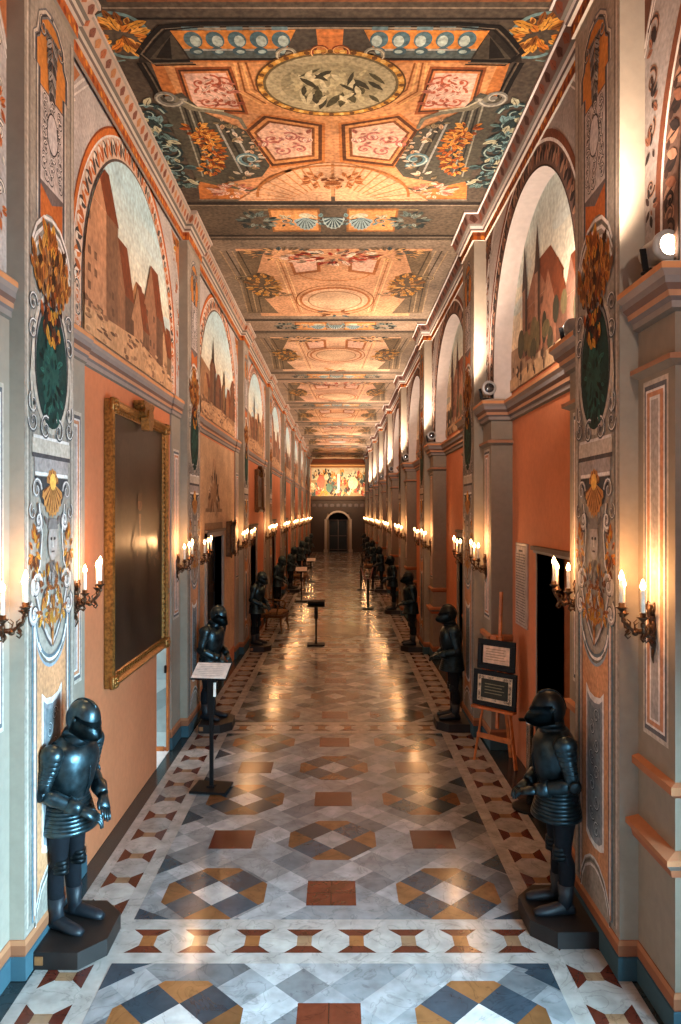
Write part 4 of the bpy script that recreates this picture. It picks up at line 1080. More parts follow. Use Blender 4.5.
        bmobj('forearm', bm, st, t, True)
        # gauntlet with five fingers
        bm = B(); u = (hd-wr).normalized(); side = Vector((0, -sg, 0)); side = (side-u*side.dot(u)).normalized(); nrm = u.cross(side)*(-1)
        loft(bm, [(wr, .036, .030), (wr.lerp(hd, .5), .043, .026), (hd, .044, .022)], 14, True, side)
        for q in range(4):
            o = hd+side*(-.030+.020*q); L = (.062, .075, .07, .055)[q]
            dn = Vector((0, 0, -1)); p1 = o+u*L*.5; p2 = p1+(u*.6+dn*.8).normalized()*L*.42; p3 = p2+(dn*.9+u*.05).normalized()*L*.35
            tube(bm, [o-u*.01, p1, p2, p3], .0115, 8, .008)
        o = wr.lerp(hd, .45)+side*.034
        tube(bm, [o, o+(side*.5+u).normalized()*.04, o+(side*.2+u).normalized()*.075+Vector((0, 0, -.012))], .013, 8, .009)
        bmobj('gauntlet', bm, st if not pose.get('brighthand') else M['chrome'], t, True)
    return t
poseA = dict(turn=-.36, off=.09, elbow=(-.01, .265, 1.0), wrist=(.20, .12, .885), hand=(.275, .05, .82), nod=.52, lean=.09)
poseB = dict(turn=0, off=0, elbow=(-.03, .27, .99), wrist=(.19, .13, .90), hand=(.275, .06, .87), nod=.16, lean=.03, dark=1)
A = make_armour('suit_of_armour', poseA, 'dark steel suit of armour with bowed helmet, nearest on the left, on wooden plinth')
A.location = (-2.025, 1.70*H, 0); A.rotation_euler.z = -.36; A.scale = (1.05, 1.0, 1.055)
Bm = make_armour('suit_of_armour', poseB, 'black suit of armour, nearest on the right, hands held forward, on dark plinth')
Bm.location = (1.70, 1.765*H, 0); Bm.rotation_euler.z = PI+.02; Bm.scale = (1.04, 1.0, 1.055)
ordw = ['second', 'third', 'fourth', 'fifth', 'sixth', 'seventh', 'eighth']
grp = 'suits of armour lining the corridor'
A['group'] = grp; Bm['group'] = grp
near = ['beside the lectern with the white card', 'next to the antique armchair', 'just beyond the antique armchair', 'sixth pilaster', 'seventh pilaster', 'eighth pilaster', 'last before the end wall']
for k in range(7):
    P = PIL[k+2]
    c = copy_tree(A); c.location = (-.60*H, (P+.17+(.02 if k % 2 else 0))*H, 0); c.rotation_euler.z = -.36
    c['label'] = '%s suit of armour from the front on the left%s' % (ordw[k], [', behind the white card stand', ', before the gilt armchair'][k] if k < 2 else '')
    c = copy_tree(Bm); c.location = ((.53-.006*(k % 2))*H, (P+.17)*H, 0); c.rotation_euler.z = PI+.03*(k % 3)
    c['label'] = '%s suit of armour from the front on the right%s' % (ordw[k], ', beyond the easel' if k == 0 else '')

# ------------------------------------------------------------------ WALL SCONCES (stick out along local +X)
def make_sconce():
    t = empty('wall_sconce', label='x', cat='wall light', group='candle sconces along the corridor')
    bm = B()
    tube(bm, [(.02, 0, -.16), (.012, .012, -.10), (.025, -.008, -.03), (.03, .008, .04), (.045, 0, .10), (.03, 0, .15)], .012, 10, .016)
    ellipsoid(bm, (.025, 0, -.01), (.022, .045, .075), 14, 8); ellipsoid(bm, (.025, 0, .07), (.02, .03, .04), 12, 8)
    ellipsoid(bm, (.022, .0, -.085), (.018, .026, .04), 12, 8); tube(bm, [(.018, 0, -.13), (.03, .02, -.18), (.015, .0, -.225)], .014, 8, .003)
    for sg in (-1, 1):
        tube(bm, [(.03, sg*.02, .09), (.035, sg*.06, .13), (.03, sg*.05, .17), (.025, sg*.02, .16)], .010, 8, .004); tube(bm, [(.03, sg*.02, -.03), (.03, sg*.055, -.06), (.025, sg*.03, -.09)], .009, 8, .004)
    bmobj('backplate', bm, M['bronze'], t, True)
    for k, (x, y, z) in enumerate(((.15, -.15, .075), (.225, .01, .135), (.15, .16, .09))):
        bm = B()
        tube(bm, [(.03, 0, .03), (.06, y*.25, -.02), (x*.6, y*.65, -.03), (x*.95, y*.95, z-.09), (x, y, z-.03)], .014, 8, .009)
        tube(bm, [(x*.6, y*.65, -.03), (x*.62, y*.8, .02), (x*.5, y*.75, .04)], .006, 6, .003); ellipsoid(bm, (x*.6, y*.65, -.03), (.022, .022, .02), 10, 6)
        for (a_, q_) in ((.35, -.035), (.8, -.01)):
            tube(bm, [(x*a_, y*a_, q_), (x*a_+.02, y*a_*1.1, q_-.035), (x*a_+.005, y*a_*1.2, q_-.055), (x*a_-.015, y*a_*1.15, q_-.04)], .010, 6, .004)
            tube(bm, [(x*a_, y*a_, q_), (x*a_-.01, y*a_*1.1, q_+.03), (x*a_+.012, y*a_*1.15, q_+.05)], .009, 6, .003)
        ellipsoid(bm, (x, y, z-.045), (.017, .017, .022), 10, 6)
        arm = bmobj('arm', bm, M['bronze'], t, True)
        bm = B(); lathe(bm, [(.006, -.03), (.022, -.012), (.038, 0), (.040, .004), (.02, .008), (.022, .03), (.018, .032)], (x, y, z), 14); bmobj('drip_pan', bm, M['bronze'], arm, True)
        bm = B(); lathe(bm, [(.0135, 0), (.0135, .15), (.011, .158)], (x, y, z+.02), 12); cd = bmobj('candle', bm, M['wax'], t, True)
        bm = B(); lathe(bm, [(.006, 0), (.015, .012), (.018, .026), (.012, .048), (.003, .070)], (x, y, z+.172), 10); bmobj('candle_bulb', bm, M['flame'], cd, True)
    return t
sc0 = make_sconce()
n_s = 0
lampdata = {}
def lamp(kind, name, loc, energy, col, size=.05, rot=None, cone=None, sx=None, sy=None, blend=.6):
    l = bpy.data.lights.new(name, kind); l.energy = energy; l.color = col
    if kind == 'AREA':
        l.shape = 'RECTANGLE'; l.size = sx; l.size_y = sy
    else: l.shadow_soft_size = size
    if kind == 'SPOT': l.spot_size = cone; l.spot_blend = blend
    o = bpy.data.objects.new(name, l); o.location = loc
    if rot is not None: o.rotation_euler = rot
    COL.objects.link(o); return o
SCZ = (1-.235)*H
for side in ('left', 'right'):
    for i, P in enumerate(PIL):
        for k, d in enumerate((P-NP*.5, P+WP+NP*.5)):
            if d < 1.2 or d > END-.3: continue
            X = XLN if side == 'left' else XRN
            o = sc0 if n_s == 0 else copy_tree(sc0)
            z = SCZ
            o.location = (X*H, d*H, z); o.rotation_euler.z = 0 if side == 'left' else PI
            nth = ['nearest', 'second', 'third', 'fourth', 'fifth', 'sixth', 'seventh', 'eighth', 'ninth'][i-1]
            o['label'] = 'bronze three-candle sconce on the %s side of the %s %s pilaster' % ('near' if k == 0 else 'far', nth, side)
            n_s += 1
            ox = .22 if side == 'left' else -.22
            lamp('POINT', 'candle_light', (X*H+ox, d*H, z+.34), 17 if i > 1 else 21, (1, .50, .21), .05)

# ------------------------------------------------------------------ FLOODLIGHTS on the right cornice
def make_flood(name, label):
    t = empty(name, label=label, cat='floodlight', group='floodlights on the right cornice')
    bm = B(); lathe(bm, [(.03, -.11), (.06, -.105), (.075, -.06), (.08, .06), (.098, .09), (.098, .125), (.085, .128)], (0, 0, .14), 22, 'y'); bmobj('housing', bm, M['white'], t, True)
    bm = B(); lathe(bm, [(.075, 0), (.07, .005), (.03, .012), (.005, .014)], (0, .122, .14), 22, 'y'); ln = bmobj('lens', bm, M['lensdark'], t, True)
    bm = B(); box(bm, (0, 0, .008), (.16, .10, .016)); bmobj('mounting_foot', bm, M['black'], t)
    for sg in (-1, 1):
        bm = B(); bar(bm, (sg*.075, 0, .01), (sg*.10, 0, .15), .012, .04); bmobj('yoke_arm', bm, M['black'], t)
    return t
CT = (1+.477)*H
f0 = make_flood('floodlight', 'round white floodlight with dark lens on the cornice of the second right pier')
f0.location = (.63*H, (PIL[2]-.14)*H, CT); f0.rotation_euler.z = PI
for i in range(1, 9):
    P = PIL[i]
    if i == 1:
        f = copy_tree(f0); f.location = (.635*H, (P-.10)*H, CT); f['label'] = 'white floodlight glowing on the nearest right pier at the picture edge'
        for c in f.children:
            if c.name.startswith('lens'): c.data = c.data.copy(); c.data.materials[0] = M['lampglass']
        f.rotation_euler.z = PI+.2
    elif i > 2:
        f = copy_tree(f0); f.location = (.63*H, (P-.14)*H, CT); f['label'] = 'small white floodlight on the cornice of the %s right pier' % ['', '', '', 'third', 'fourth', 'fifth', 'sixth', 'seventh', 'eighth'][i]
    lamp('SPOT', 'flood_beam', (.672*H, (P-.10)*H, (1.545)*H), 150 if i > 1 else 170, (1, .80, .68), .06, (PI, .0, 0), math.radians(168), blend=.9)
    # main beam thrown up and across the ceiling
    e = lamp('SPOT', 'flood_beam', (.585*H, (P-.12)*H, 1.56*H), 880 if i > 2 else (540 if i == 1 else 740), (1, .77, .60), .08, None, math.radians(160), blend=1.0)
    e.rotation_euler = Vector((-.8, .2, .85)).to_track_quat('-Z', 'Y').to_euler()
for i, a, b in bays():
    if i > 8: continue
    f = copy_tree(f0); f.location = (.66*H, (a+(.21 if i == 1 else .10))*H, CT); f.rotation_euler.z = -.35
    f['label'] = 'white floodlight lying at the near end of the %s right lunette mural' % ['overhead', 'nearest', 'second', 'third', 'fourth', 'fifth', 'sixth', 'seventh', 'eighth'][i]
    e = lamp('SPOT', 'mural_beam', (.575*H, (a+.20)*H, 1.56*H), 260, (1, .82, .70), .08, None, math.radians(150), blend=1.0)
    e.rotation_euler = Vector((.40, .8, .5)).to_track_quat('-Z', 'Y').to_euler()

# ------------------------------------------------------------------ BIG FRAMED PAINTING, left
def wall_painting(name, label, d0, d1, z0, z1, X, side, dark=True, fw=.045, crest=True, gold='gold'):
    t = empty(name, (X*H, (d0+d1)/2*H, (1+z0)*H), label=label, cat='painting')
    sg = 1 if side == 'left' else -1
    W = (d1-d0)*H; Hh = (z1-z0)*H; f = fw*H
    bm = B()
    prof = [(0, .01), (0, .09), (.25, .105), (.45, .075), (.7, .06), (.85, .07), (1.0, .045), (1.0, .01)]   # across the frame, height
    def corner(k): return [(-W/2, 0), (W/2, 0), (W/2, Hh), (-W/2, Hh)][k], [(1, 1), (-1, 1), (-1, -1), (1, -1)][k]
    rows = []
    for k in range(4):
        (a, b), (p, q) = corner(k); rows.append([bm.verts.new((sg*h, a+p*f*s_, b+q*f*s_)) for s_, h in prof])
    for k in range(4):
        r0, r1 = rows[k], rows[(k+1) % 4]
        for j in range(len(prof)-1): bm.faces.new((r0[j], r1[j], r1[j+1], r0[j+1]))
    fr = bmobj('frame', bm, M[gold], t)
    bm = B()   # carved beads and corner leaves
    nb = int((2*(W+Hh))/.07)
    for k in range(4):
        (a, b), (p, q) = corner(k); (a2, b2), (p2, q2) = corner((k+1) % 4)
        s_ = .82
        A_ = Vector((0, a+p*f*s_, b+q*f*s_)); B_ = Vector((0, a2+p2*f*s_, b2+q2*f*s_)); m = max(4, int((B_-A_).length/.06))
        for j in range(m):
            c = A_.lerp(B_, (j+.5)/m); box(bm, (sg*.068, c.y, c.z), (.014, .032, .032), Matrix.Rotation(PI/4, 3, 'X'))
    bmobj('beading', bm, M[gold], fr)
    for k in range(4):
        (a, b), (p, q) = corner(k); bm = B()
        box(bm, (sg*.085, a+p*f*.48, b+q*f*.48), (.05, f*1.15, f*1.15), None, .01)
        for r in range(6): ellipsoid(bm, (sg*.112, a+p*f*.5+.045*math.cos(r*PI/3), b+q*f*.5+.045*math.sin(r*PI/3)), (.016, .026, .026), 10, 6)
        ellipsoid(bm, (sg*.118, a+p*f*.5, b+q*f*.5), (.02, .024, .024), 10, 6)
        bmobj('corner_block', bm, M[gold], fr, True)
    if crest:
        bm = B(); zc = Hh
        prism(bm, [(-.16, -.05), (.16, -.05), (.20, .0), (.16, .035), (.22, .09), (.22, .12), (-.22, .12), (-.22, .09), (-.16, .035), (-.20, 0)], .03, .15, lambda x, y, z: (sg*z, x, zc+y))
        prism(bm, [(-.07, -.19), (.07, -.19), (.11, -.06), (.07, .03), (-.07, .03), (-.11, -.06)], .08, .17, lambda x, y, z: (sg*z, x, zc+y))
        for s2 in (-1, 1):
            tube(bm, [(sg*.11, s2*.10, zc+.02), (sg*.12, s2*.19, zc+.06), (sg*.12, s2*.2, zc+.11), (sg*.12, s2*.14, zc+.1)], .018, 8, .01)
        bmobj('crest', bm, M[gold], fr)
    bm = B(); box(bm, (sg*.02, 0, Hh/2), (.03, W-f, Hh-f)); bmobj('backing_board', bm, M['darkwood'], t)
    p = Paint(.0005); r = random.Random(3); w2, h2 = W/2-f, Hh/2-f
    p.rect(-w2, -h2, w2, h2, hexc('241c16'), 1)
    for k in range(10): p.ell(r.uniform(-w2*.6, w2*.6), r.uniform(-h2*.8, h2*.8), r.uniform(.1, .3)*w2, r.uniform(.1, .3)*h2, mixc(hexc('241c16'), hexc('3a2c20'), r.random()), 2)
    # standing figure in a dark coat
    p.ell(0, h2*.30, w2*.09, h2*.055, hexc('7a4c34'), 5, 20); p.poly([(-w2*.1, h2*.33), (w2*.1, h2*.33), (w2*.08, h2*.4), (-w2*.06, h2*.4)], hexc('48321f'), 6)
    p.poly([(-w2*.1, h2*.22), (w2*.1, h2*.22), (w2*.22, h2*.1), (w2*.26, -h2*.2), (w2*.3, -h2*.75), (-w2*.3, -h2*.75), (-w2*.22, -h2*.15), (-w2*.2, h2*.1)], hexc('2e231b'), 4)
    p.poly([(-w2*.05, h2*.22), (w2*.05, h2*.22), (w2*.03, h2*.02), (-w2*.03, h2*.02)], hexc('7c5c44'), 6)
    p.line([(-w2*.16, h2*.1), (-w2*.3, -h2*.05), (-w2*.1, -h2*.12)], .06, hexc('38281c'), 5); p.line([(w2*.18, h2*.1), (w2*.38, -h2*.06), (w2*.5, -h2*.14)], .06, hexc('38281c'), 5)
    p.ell(w2*.5, -h2*.15, .04, .04, hexc('7a4e34'), 6, 12); p.ell(-w2*.1, -h2*.12, .04, .035, hexc('6a4630'), 6, 12)
    p.rect(w2*.4, -h2*.75, w2*.85, -h2*.2, hexc('30211a'), 4); p.bunch(w2*.55, -h2*.18, w2*.25, h2*.05, 14, [hexc('5a3a26'), hexc('3a281c'), hexc('6a5038')], .12, 4, 5)
    p.build('canvas', lambda x, y, h: (sg*(.036+h), x, Hh/2+y), M['oil'], t)
    return t
wp = wall_painting('framed_painting', 'large dark portrait in gilt crested frame on the nearest left wall', 2.19, 2.90, -.535, .345, XL, 'left', fw=.036)
p2 = wall_painting('framed_painting', 'dark narrow portrait hung high on the third left wall', 6.1, 6.6, .0, .36, XL, 'left', gold='golddark')
p3 = wall_painting('framed_painting', 'dark portrait low on the second left wall beside the black door', 4.55, 4.75, -.28, -.06, XL, 'left', gold='golddark', fw=.02, crest=False)
# seated figure fresco above the door of the second left bay
p = Paint(.0008)
p.rect(-.70, -.99, .70, .41, hexc('c7a37e'), 0) if False else None
for (u0, u1, z0, z1, c) in ((3.70, 3.86, -.90, .40, 'c09a76'), (4.40, 4.91, -.90, .40, 'c09a76'), (3.86, 4.40, -.135, .40, 'c09a76')): p.rect(u0, z0, u1, z1, hexc(c), 1)
p.poly([(3.92, .02), (4.34, .02), (4.28, .12), (4.2, .2), (4.16, .3), (4.1, .3), (4.06, .2), (3.97, .1)], hexc('9a7454'), 2)
p.ell(4.13, .27, .03, .035, hexc('b48a68'), 3, 14); p.bunch(4.12, .1, .13, .08, 26, [hexc('7c5a40'), hexc('b08c6c'), hexc('5c4432'), hexc('c8a888')], .07, 6, 4)
p.rect(3.84, -.10, 4.42, -.06, hexc('8a6c50'), 3); p.rect(3.86, .0, 4.40, .02, hexc('8a6c50'), 3)
q = p.build('wall_fresco', lambda x, y, h: (XL*H+h+.001, x*H, (1+y)*H), M['fresco'], wall_left); q['label'] = 'beige wall with painted seated figure'

# ------------------------------------------------------------------ DOORS
dn = [0]
def door(side, d0, d1, zt, leaf, label, depth=.1):
    dn[0] += 1; X = XL if side == 'left' else XR; sg = -1 if side == 'left' else 1   # outward from the corridor
    s = Solid(); c = hexc('8f857c'); fw = .028 if leaf != 'void' else .010
    for a, b in ((d0-fw, d0), (d1, d1+fw)): s.hbox(X-sg*(.012 if leaf != 'void' else .003), X+sg*.10, a, b, -1, zt+fw, c)
    s.hbox(X-sg*.012, X+sg*.10, d0-fw, d1+fw, zt, zt+fw, c); s.hbox(X-sg*.02, X+sg*.10, d0-fw-.012, d1+fw+.012, zt+fw, zt+fw+.015, hexc('6c5a4c'))
    o = s.build('door_%d' % dn[0], M['plaster']); tag(o, label, kind='structure')
    if leaf == 'black':
        n = 2; w = (d1-d0)/n
        for k in range(n):
            bm = B(); a = (d0+w*k)*H+.008; b = (d0+w*(k+1))*H-.008; xx = (X+sg*.05)*H; zt_ = (1+zt)*H
            box(bm, (xx, (a+b)/2, zt_/2), (.05, b-a, zt_))
            for (f0_, f1_) in ((.06, .30), (.34, .62), (.66, .94)):
                z0, z1 = zt_*f0_, zt_*f1_; m = (a+b)/2
                for y0, y1, q0, q1 in ((a+.06, b-.06, z0, z0+.03), (a+.06, b-.06, z1-.03, z1), (a+.06, a+.09, z0, z1), (b-.09, b-.06, z0, z1)):
                    box(bm, (xx-sg*.032, (y0+y1)/2, (q0+q1)/2), (.02, y1-y0, q1-q0))
            lf = bmobj('door_leaf', bm, M['black'], o)
            bm = B(); yk = b-.07 if k == 0 else a+.07; lathe(bm, [(.012, 0), (.012, .03), (.03, .045), (.03, .06), (.01, .07)], (xx-sg*.03, yk, 1.15), 14, 'x'); bmobj('door_knob', bm, M['brass'], lf, True)
    elif leaf == 'void':
        s = Solid(); c = hexc('0a0a0a'); Xa, Xb = X+sg*.10, X+sg*.75  # box coloured near black to stand in for the unlit room's darkness
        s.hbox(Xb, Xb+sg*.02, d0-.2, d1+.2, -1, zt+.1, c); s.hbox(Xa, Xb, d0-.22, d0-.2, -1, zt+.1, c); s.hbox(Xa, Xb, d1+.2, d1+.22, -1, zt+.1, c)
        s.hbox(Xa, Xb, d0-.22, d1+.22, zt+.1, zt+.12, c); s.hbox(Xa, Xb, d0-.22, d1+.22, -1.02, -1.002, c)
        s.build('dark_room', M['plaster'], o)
    return o
door('left', *LOPEN[1], 'black', 'tall black double door in the second left wall')
for k, q in enumerate(LOPEN[2:]): door('left', *q, 'black', 'black door in the %s left wall' % ['third', 'fourth', 'fifth', 'sixth'][k])
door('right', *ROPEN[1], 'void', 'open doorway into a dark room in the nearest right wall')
door('right', *ROPEN[2], 'black', 'tall black door in the second right wall')
for k, q in enumerate(ROPEN[3:]): door('right', *q, 'black', 'black door in the %s right wall' % ['third', 'fourth', 'fifth', 'sixth'][k])
# daylight doorway on the left at the end of the nearest wall
dn[0] += 1
d0, d1, zt = LOPEN[0]
s = Solid(); ct = hexc('c9c4bc')
Xa, Xb = XL-.12, XL-.55
s.hbox(Xb-.02, Xb, d0-.02, d1+.02, -1, zt+.05, ct); s.hbox(Xb, Xa, d1, d1+.02, -1, zt+.05, hexc('b8b8b0')); s.hbox(Xb, Xa, d0-.02, d0, -1, zt+.05, ct)
s.hbox(Xb, XL-.0, d0, d1, zt, zt+.02, ct); s.hbox(Xb, XL-.0, d0, d1, -1.01, -.9995, hexc('dcdcda'))
dayd = s.build('door_%d' % dn[0], M['plaster']); tag(dayd, 'small daylit doorway with pale etched glass at the end of the nearest left wall', kind='structure')
p = Paint(.0005); w_ = .20*H; h_ = (1+zt)*H-.10
p.rect(0, 0, w_, h_, hexc('aab8b4'), 1)
for k in range(12): p.rect(0, h_*(.45+.045*k), w_, h_*(.5+.045*k), mixc(hexc('98aaa8'), hexc('c8d0c8'), k/11), 2)
p.poly([(0, h_*.12), (w_, h_*.12), (w_, h_*.34), (w_*.85, h_*.31), (w_*.7, h_*.42), (w_*.55, h_*.39), (w_*.4, h_*.46), (w_*.2, h_*.36), (0, h_*.40)], hexc('7f8e8c'), 3)
p.poly([(0, h_*.1), (w_, h_*.1), (w_, h_*.24), (w_*.6, h_*.27), (w_*.3, h_*.22), (0, h_*.28)], hexc('8e9c98'), 4)
lf = p.build('etched_glass_leaf', lambda x, y, h: ((XL-.002)*H-x-.03, d1*H-.012-h, .05+y), M['etched'], dayd)
bm = B(); xa = (XL-.002)*H
box(bm, (xa-.012, d1*H-.02, h_/2+.03), (.022, .03, h_+.06)); box(bm, (xa-.06-w_/2, d1*H-.02, .03), (w_, .03, .06)); box(bm, (xa-.06-w_/2, d1*H-.02, h_+.07), (w_, .03, .05))
bmobj('leaf_frame', bm, M['wood'], dayd)
bm = B(); box(bm, (xa-.035, d1*H-.045, 1.1), (.03, .03, .10), None, .005); bmobj('latch', bm, M['black'], dayd)
# bright window inside that side passage
wn = Solid(); wn.hbox(Xb+.002, Xb+.006, d0, d1, -.95, zt, hexc('e0eaf0'))
o = wn.build('window_1', M['pane']); tag(o, 'daylight window pane deep in the left side passage', kind='structure')
e = lamp('AREA', 'passage_daylight', ((Xb+.02)*H, (d0+d1)/2*H, 1.1), 34, (.80, .92, 1), rot=(0, -PI/2, 0), sx=1.7, sy=.5)
# daylight doorway on the right beside the viewer
dn[0] += 1
d0, d1, zt = ROPEN[0]
s = Solid(); s.hbox(XR+.12, XR+.14, d0-.05, d1+.05, -1, zt+.05, hexc('dfe8ee')); o = s.build('window_2', M['pane']); tag(o, 'tall glazed opening with daylight in the right wall beside the viewer', kind='structure')
s = Solid(); n = 4
for k in range(n+1): s.hbox(XR+.08, XR+.10, d0+(d1-d0)*k/n-.008, d0+(d1-d0)*k/n+.008, -1, zt, hexc('d0d0cc'))
for k in range(6): s.hbox(XR+.08, XR+.10, d0, d1, -1+(zt+1)*k/5-.008, -1+(zt+1)*k/5+.008, hexc('d0d0cc'))
s.build('window_frame', M['plaster'], o)
e = lamp('AREA', 'door_daylight', ((XR+.06)*H, (d0+d1)/2*H, (1-.55)*H), 700, (.42, .77, 1), sx=2.4, sy=2.0); e.data.spread = math.radians(115)
e.rotation_euler = Vector((-1, .42, -.30)).to_track_quat('-Z', 'Y').to_euler()
# added window and lamp behind the viewer, unseen, for a weak cool fill
s = Solid(); s.hbox(-.45, .40, BACK+.001, BACK+.008, -.75, .35, hexc('dfe8ee')); o = s.build('added_window_3', M['pane']); tag(o, 'large added glowing window behind the viewer, for cool fill light', kind='structure')
s = Solid()
for k in range(5): s.hbox(-.45+.2125*k-.01, -.45+.2125*k+.01, BACK+.008, BACK+.02, -.75, .35, hexc('c8c4be'))
for k in range(6): s.hbox(-.45, .40, BACK+.008, BACK+.02, -.75+.22*k-.01, -.75+.22*k+.01, hexc('c8c4be'))
s.build('window_frame', M['plaster'], o)
e = lamp('AREA', 'rear_fill_light', (-.02*H, (BACK+.04)*H, .85*H), 20, (.55, .80, 1), rot=(PI/2, 0, 0), sx=2.6, sy=3.2)

# ------------------------------------------------------------------ END WALL
s = Solid(); s.hbox(XL-.12, -.30, END, END+.1, -1, ZC, WALLC); s.hbox(.26, XR+.12, END, END+.1, -1, ZC, WALLC); s.hbox(-.30, .26, END, END+.1, -.03, ZC, WALLC)
wb = s.build('wall_back', M['plaster']); tag(wb, 'end wall with painted crowd scene above a dark carved gallery', kind='structure')
p = Paint(.002); r = random.Random(12)
p.rect(-.69, .38, .71, 1.12, hexc('a8865c'), 1)
p.poly([(-.69, .80), (.71, .80), (.71, 1.12), (-.69, 1.12)], hexc('cdb894'), 2)
for k in range(110):
    p.bunch(r.uniform(-.66, .68), r.uniform(.42, .98), .05, .07, 6, [r.choice([hexc('c8543c'), hexc('e8c890'), hexc('5a7060'), hexc('8a4a30'), hexc('f0dcb0'), hexc('d09040'), hexc('4c5c54'), hexc('3c3028')])], .08, k, 3, up=PI/2)
p.poly([(-.04, .55), (.02, .55), (.03, .95), (-.05, .95)], hexc('f4e6c0'), 7); p.ell(-.01, 1.0, .035, .04, hexc('e0b088'), 8, 12)
p.ell(-.45, .75, .1, .16, hexc('c86a50'), 6, 20); p.ell(.35, .72, .12, .16, hexc('e8d8a8'), 6, 20); p.ell(-.25, .6, .07, .12, hexc('56705c'), 7, 16)
q = p.build('end_mural', lambda x, y, h: (x*H, END*H-h-.004, (1+y)*H), M['mural'], wb); q['label'] = 'bright crowd fresco'
s = Solid(); dw = hexc('3c2a1e')
s.sweep([(XL, END-.06), (XR, END-.06)], [(0, 1.10), (.05, 1.11), (.05, 1.14), (.1, 1.17), (.1, 1.21), (0, 1.22)], 1, [hexc('a87848'), hexc('8a5834'), hexc('c08a54'), hexc('6c4428'), hexc('b07c4c')])
s.sweep([(XL, END-.04), (XR, END-.04)], [(0, .28), (.04, .29), (.06, .34), (.09, .36), (.09, .39), (0, .40)], 1, [dw, dw, hexc('5a4230'), dw, hexc('6a503c')])
s.hbox(XL, -.30, END-.04, END, -1, .28, hexc('33241a')); s.hbox(.26, XR, END-.04, END, -1, .28, hexc('33241a')); s.hbox(-.30, .26, END-.04, END, -.03, .28, hexc('33241a'))
trim(s.build('gallery', M['plaster']), 'dark carved wooden gallery front and cornice across the end wall')
bm = B()
for k in range(9):
    x = (-.62+.15*k)*H
    prism(bm, [(-.15, -.1), (.15, -.1), (.15, .1), (0, .16), (-.15, .1)], 0, .05, lambda a, b, z: (x+a, (END-.04)*H-z, 1.16*H+b))
bmobj('carved_panel', bm, M['darkwood'], wb)
# marble door frame with shouldered arch, and glazed double doors
dn[0] += 1
s = Solid(); fr_c = hexc('8a7462')
def arc_seg(r_in, r_out, cx, cz, d, col, n=16, a0=.35, a1=PI-.35):
    for k in range(n):
        a, b = a0+(a1-a0)*k/n, a0+(a1-a0)*(k+1)/n
        P_ = [(cx+r*math.cos(t), cz+r*math.sin(t)) for r, t in ((r_in, a), (r_out, a), (r_out, b), (r_in, b))]
        s.face([(x*H, d*H, (1+z)*H) for x, z in P_], lin(col)); Q_ = [(x*H, (d+.05)*H, (1+z)*H) for x, z in P_]; R_ = [(x*H, d*H, (1+z)*H) for x, z in P_]
        s.face([R_[0], R_[3], Q_[3], Q_[0]], lin(col)); s.face([R_[1], R_[2], Q_[2], Q_[1]], lin(col))
s.hbox(-.36, -.30, END-.07, END-.03, -1, -.18, fr_c); s.hbox(.26, .32, END-.07, END-.03, -1, -.18, fr_c)
arc_seg(.29, .335, -.02, -.30, END-.07, fr_c)
s.hbox(-.38, -.28, END-.08, END-.03, -1, -.93, fr_c); s.hbox(.24, .34, END-.08, END-.03, -1, -.93, fr_c)
s.hbox(-.30, -.26, END-.0, END+.3, -1, .05, hexc('6a5038')); s.hbox(.22, .26, END, END+.3, -1, .05, hexc('6a5038'))
s.hbox(-.32, .28, END+.30, END+.32, -1, .1, hexc('0c0c0c')); s.hbox(-.32, .28, END, END+.32, .05, .07, hexc('141210')); s.hbox(-.32, .28, END, END+.32, -1.01, -.998, hexc('3a3430'))
ed = s.build('door_%d' % dn[0], M['plaster']); tag(ed, 'arched marble doorway in the end wall opening on darkness', kind='structure')
bm = B()
for x0, x1 in ((-.26, -.235), (-.03, -.01), (.195, .22)): box(bm, ((x0+x1)/2*H, (END+.2)*H, .4*H), ((x1-x0)*H, .05, .8*H))
for z in (.05, .4, .8): box(bm, (-.02*H, (END+.2)*H, z*H), (.46*H, .05, .05))
bmobj('glazed_door_frame', bm, M['darkwood'], ed)
bm = B()
for a, b in ((-.235, -.03), (-.01, .195)): box(bm, ((a+b)/2*H, (END+.2)*H, .42*H), ((b-a)*H, .01, .74*H))
bmobj('glass_pane', bm, M['black'], ed)
# added fill that brightens the end mural, with no fixture
lamp('AREA', 'end_mural_fill', (-.02*H, (END-.7)*H, 1.45*H), 190, (1, .80, .56), sx=3, sy=.3).rotation_euler = Vector((0, .85, .15)).to_track_quat('-Z', 'Y').to_euler()

# ------------------------------------------------------------------ STANDS, EASEL, CHAIRS
def make_lectern(name, label, h=1.36, card=True):
    t = empty(name, label=label, cat='information stand')
    bm = B(); box(bm, (0, 0, .02), (.42, .36, .028), None, .005); box(bm, (0, 0, .04), (.09, .09, .02)); bmobj('base_plate', bm, M['black'], t)
    bm = B(); box(bm, (0, 0, h/2), (.045, .03, h-.06), None, .004); box(bm, (0, 0, h*.80), (.085, .05, h*.34), None, .006); bmobj('post', bm, M['black'], t)
    R_ = Matrix.Rotation(-.35, 3, 'X') if False else Matrix.Rotation(.45, 3, 'X')
    bm = B(); box(bm, (0, 0, h), (.42, .30, .022), R_, .004); tr = bmobj('tray', bm, M['black'], t)
    if card:
        bm = B(); box(bm, Vector((0, 0, h))+R_ @ Vector((0, 0, .014)), (.40, .28, .004), R_); cd = bmobj('card', bm, M['paper'], tr)
        bm = B()
        for k in range(7):
            box(bm, Vector((0, 0, h))+R_ @ Vector((-.02+.012*(k % 3), .10-.032*k, .0165)), (.30-.03*(k % 3), .004, .001), R_)
        bmobj('print', bm, M['print'], cd)
        bm = B(); box(bm, (.05, -.04, h-.2), (.03, .02, .16), None, .003); bmobj('leaflet', bm, M['paper'], t)
    return t
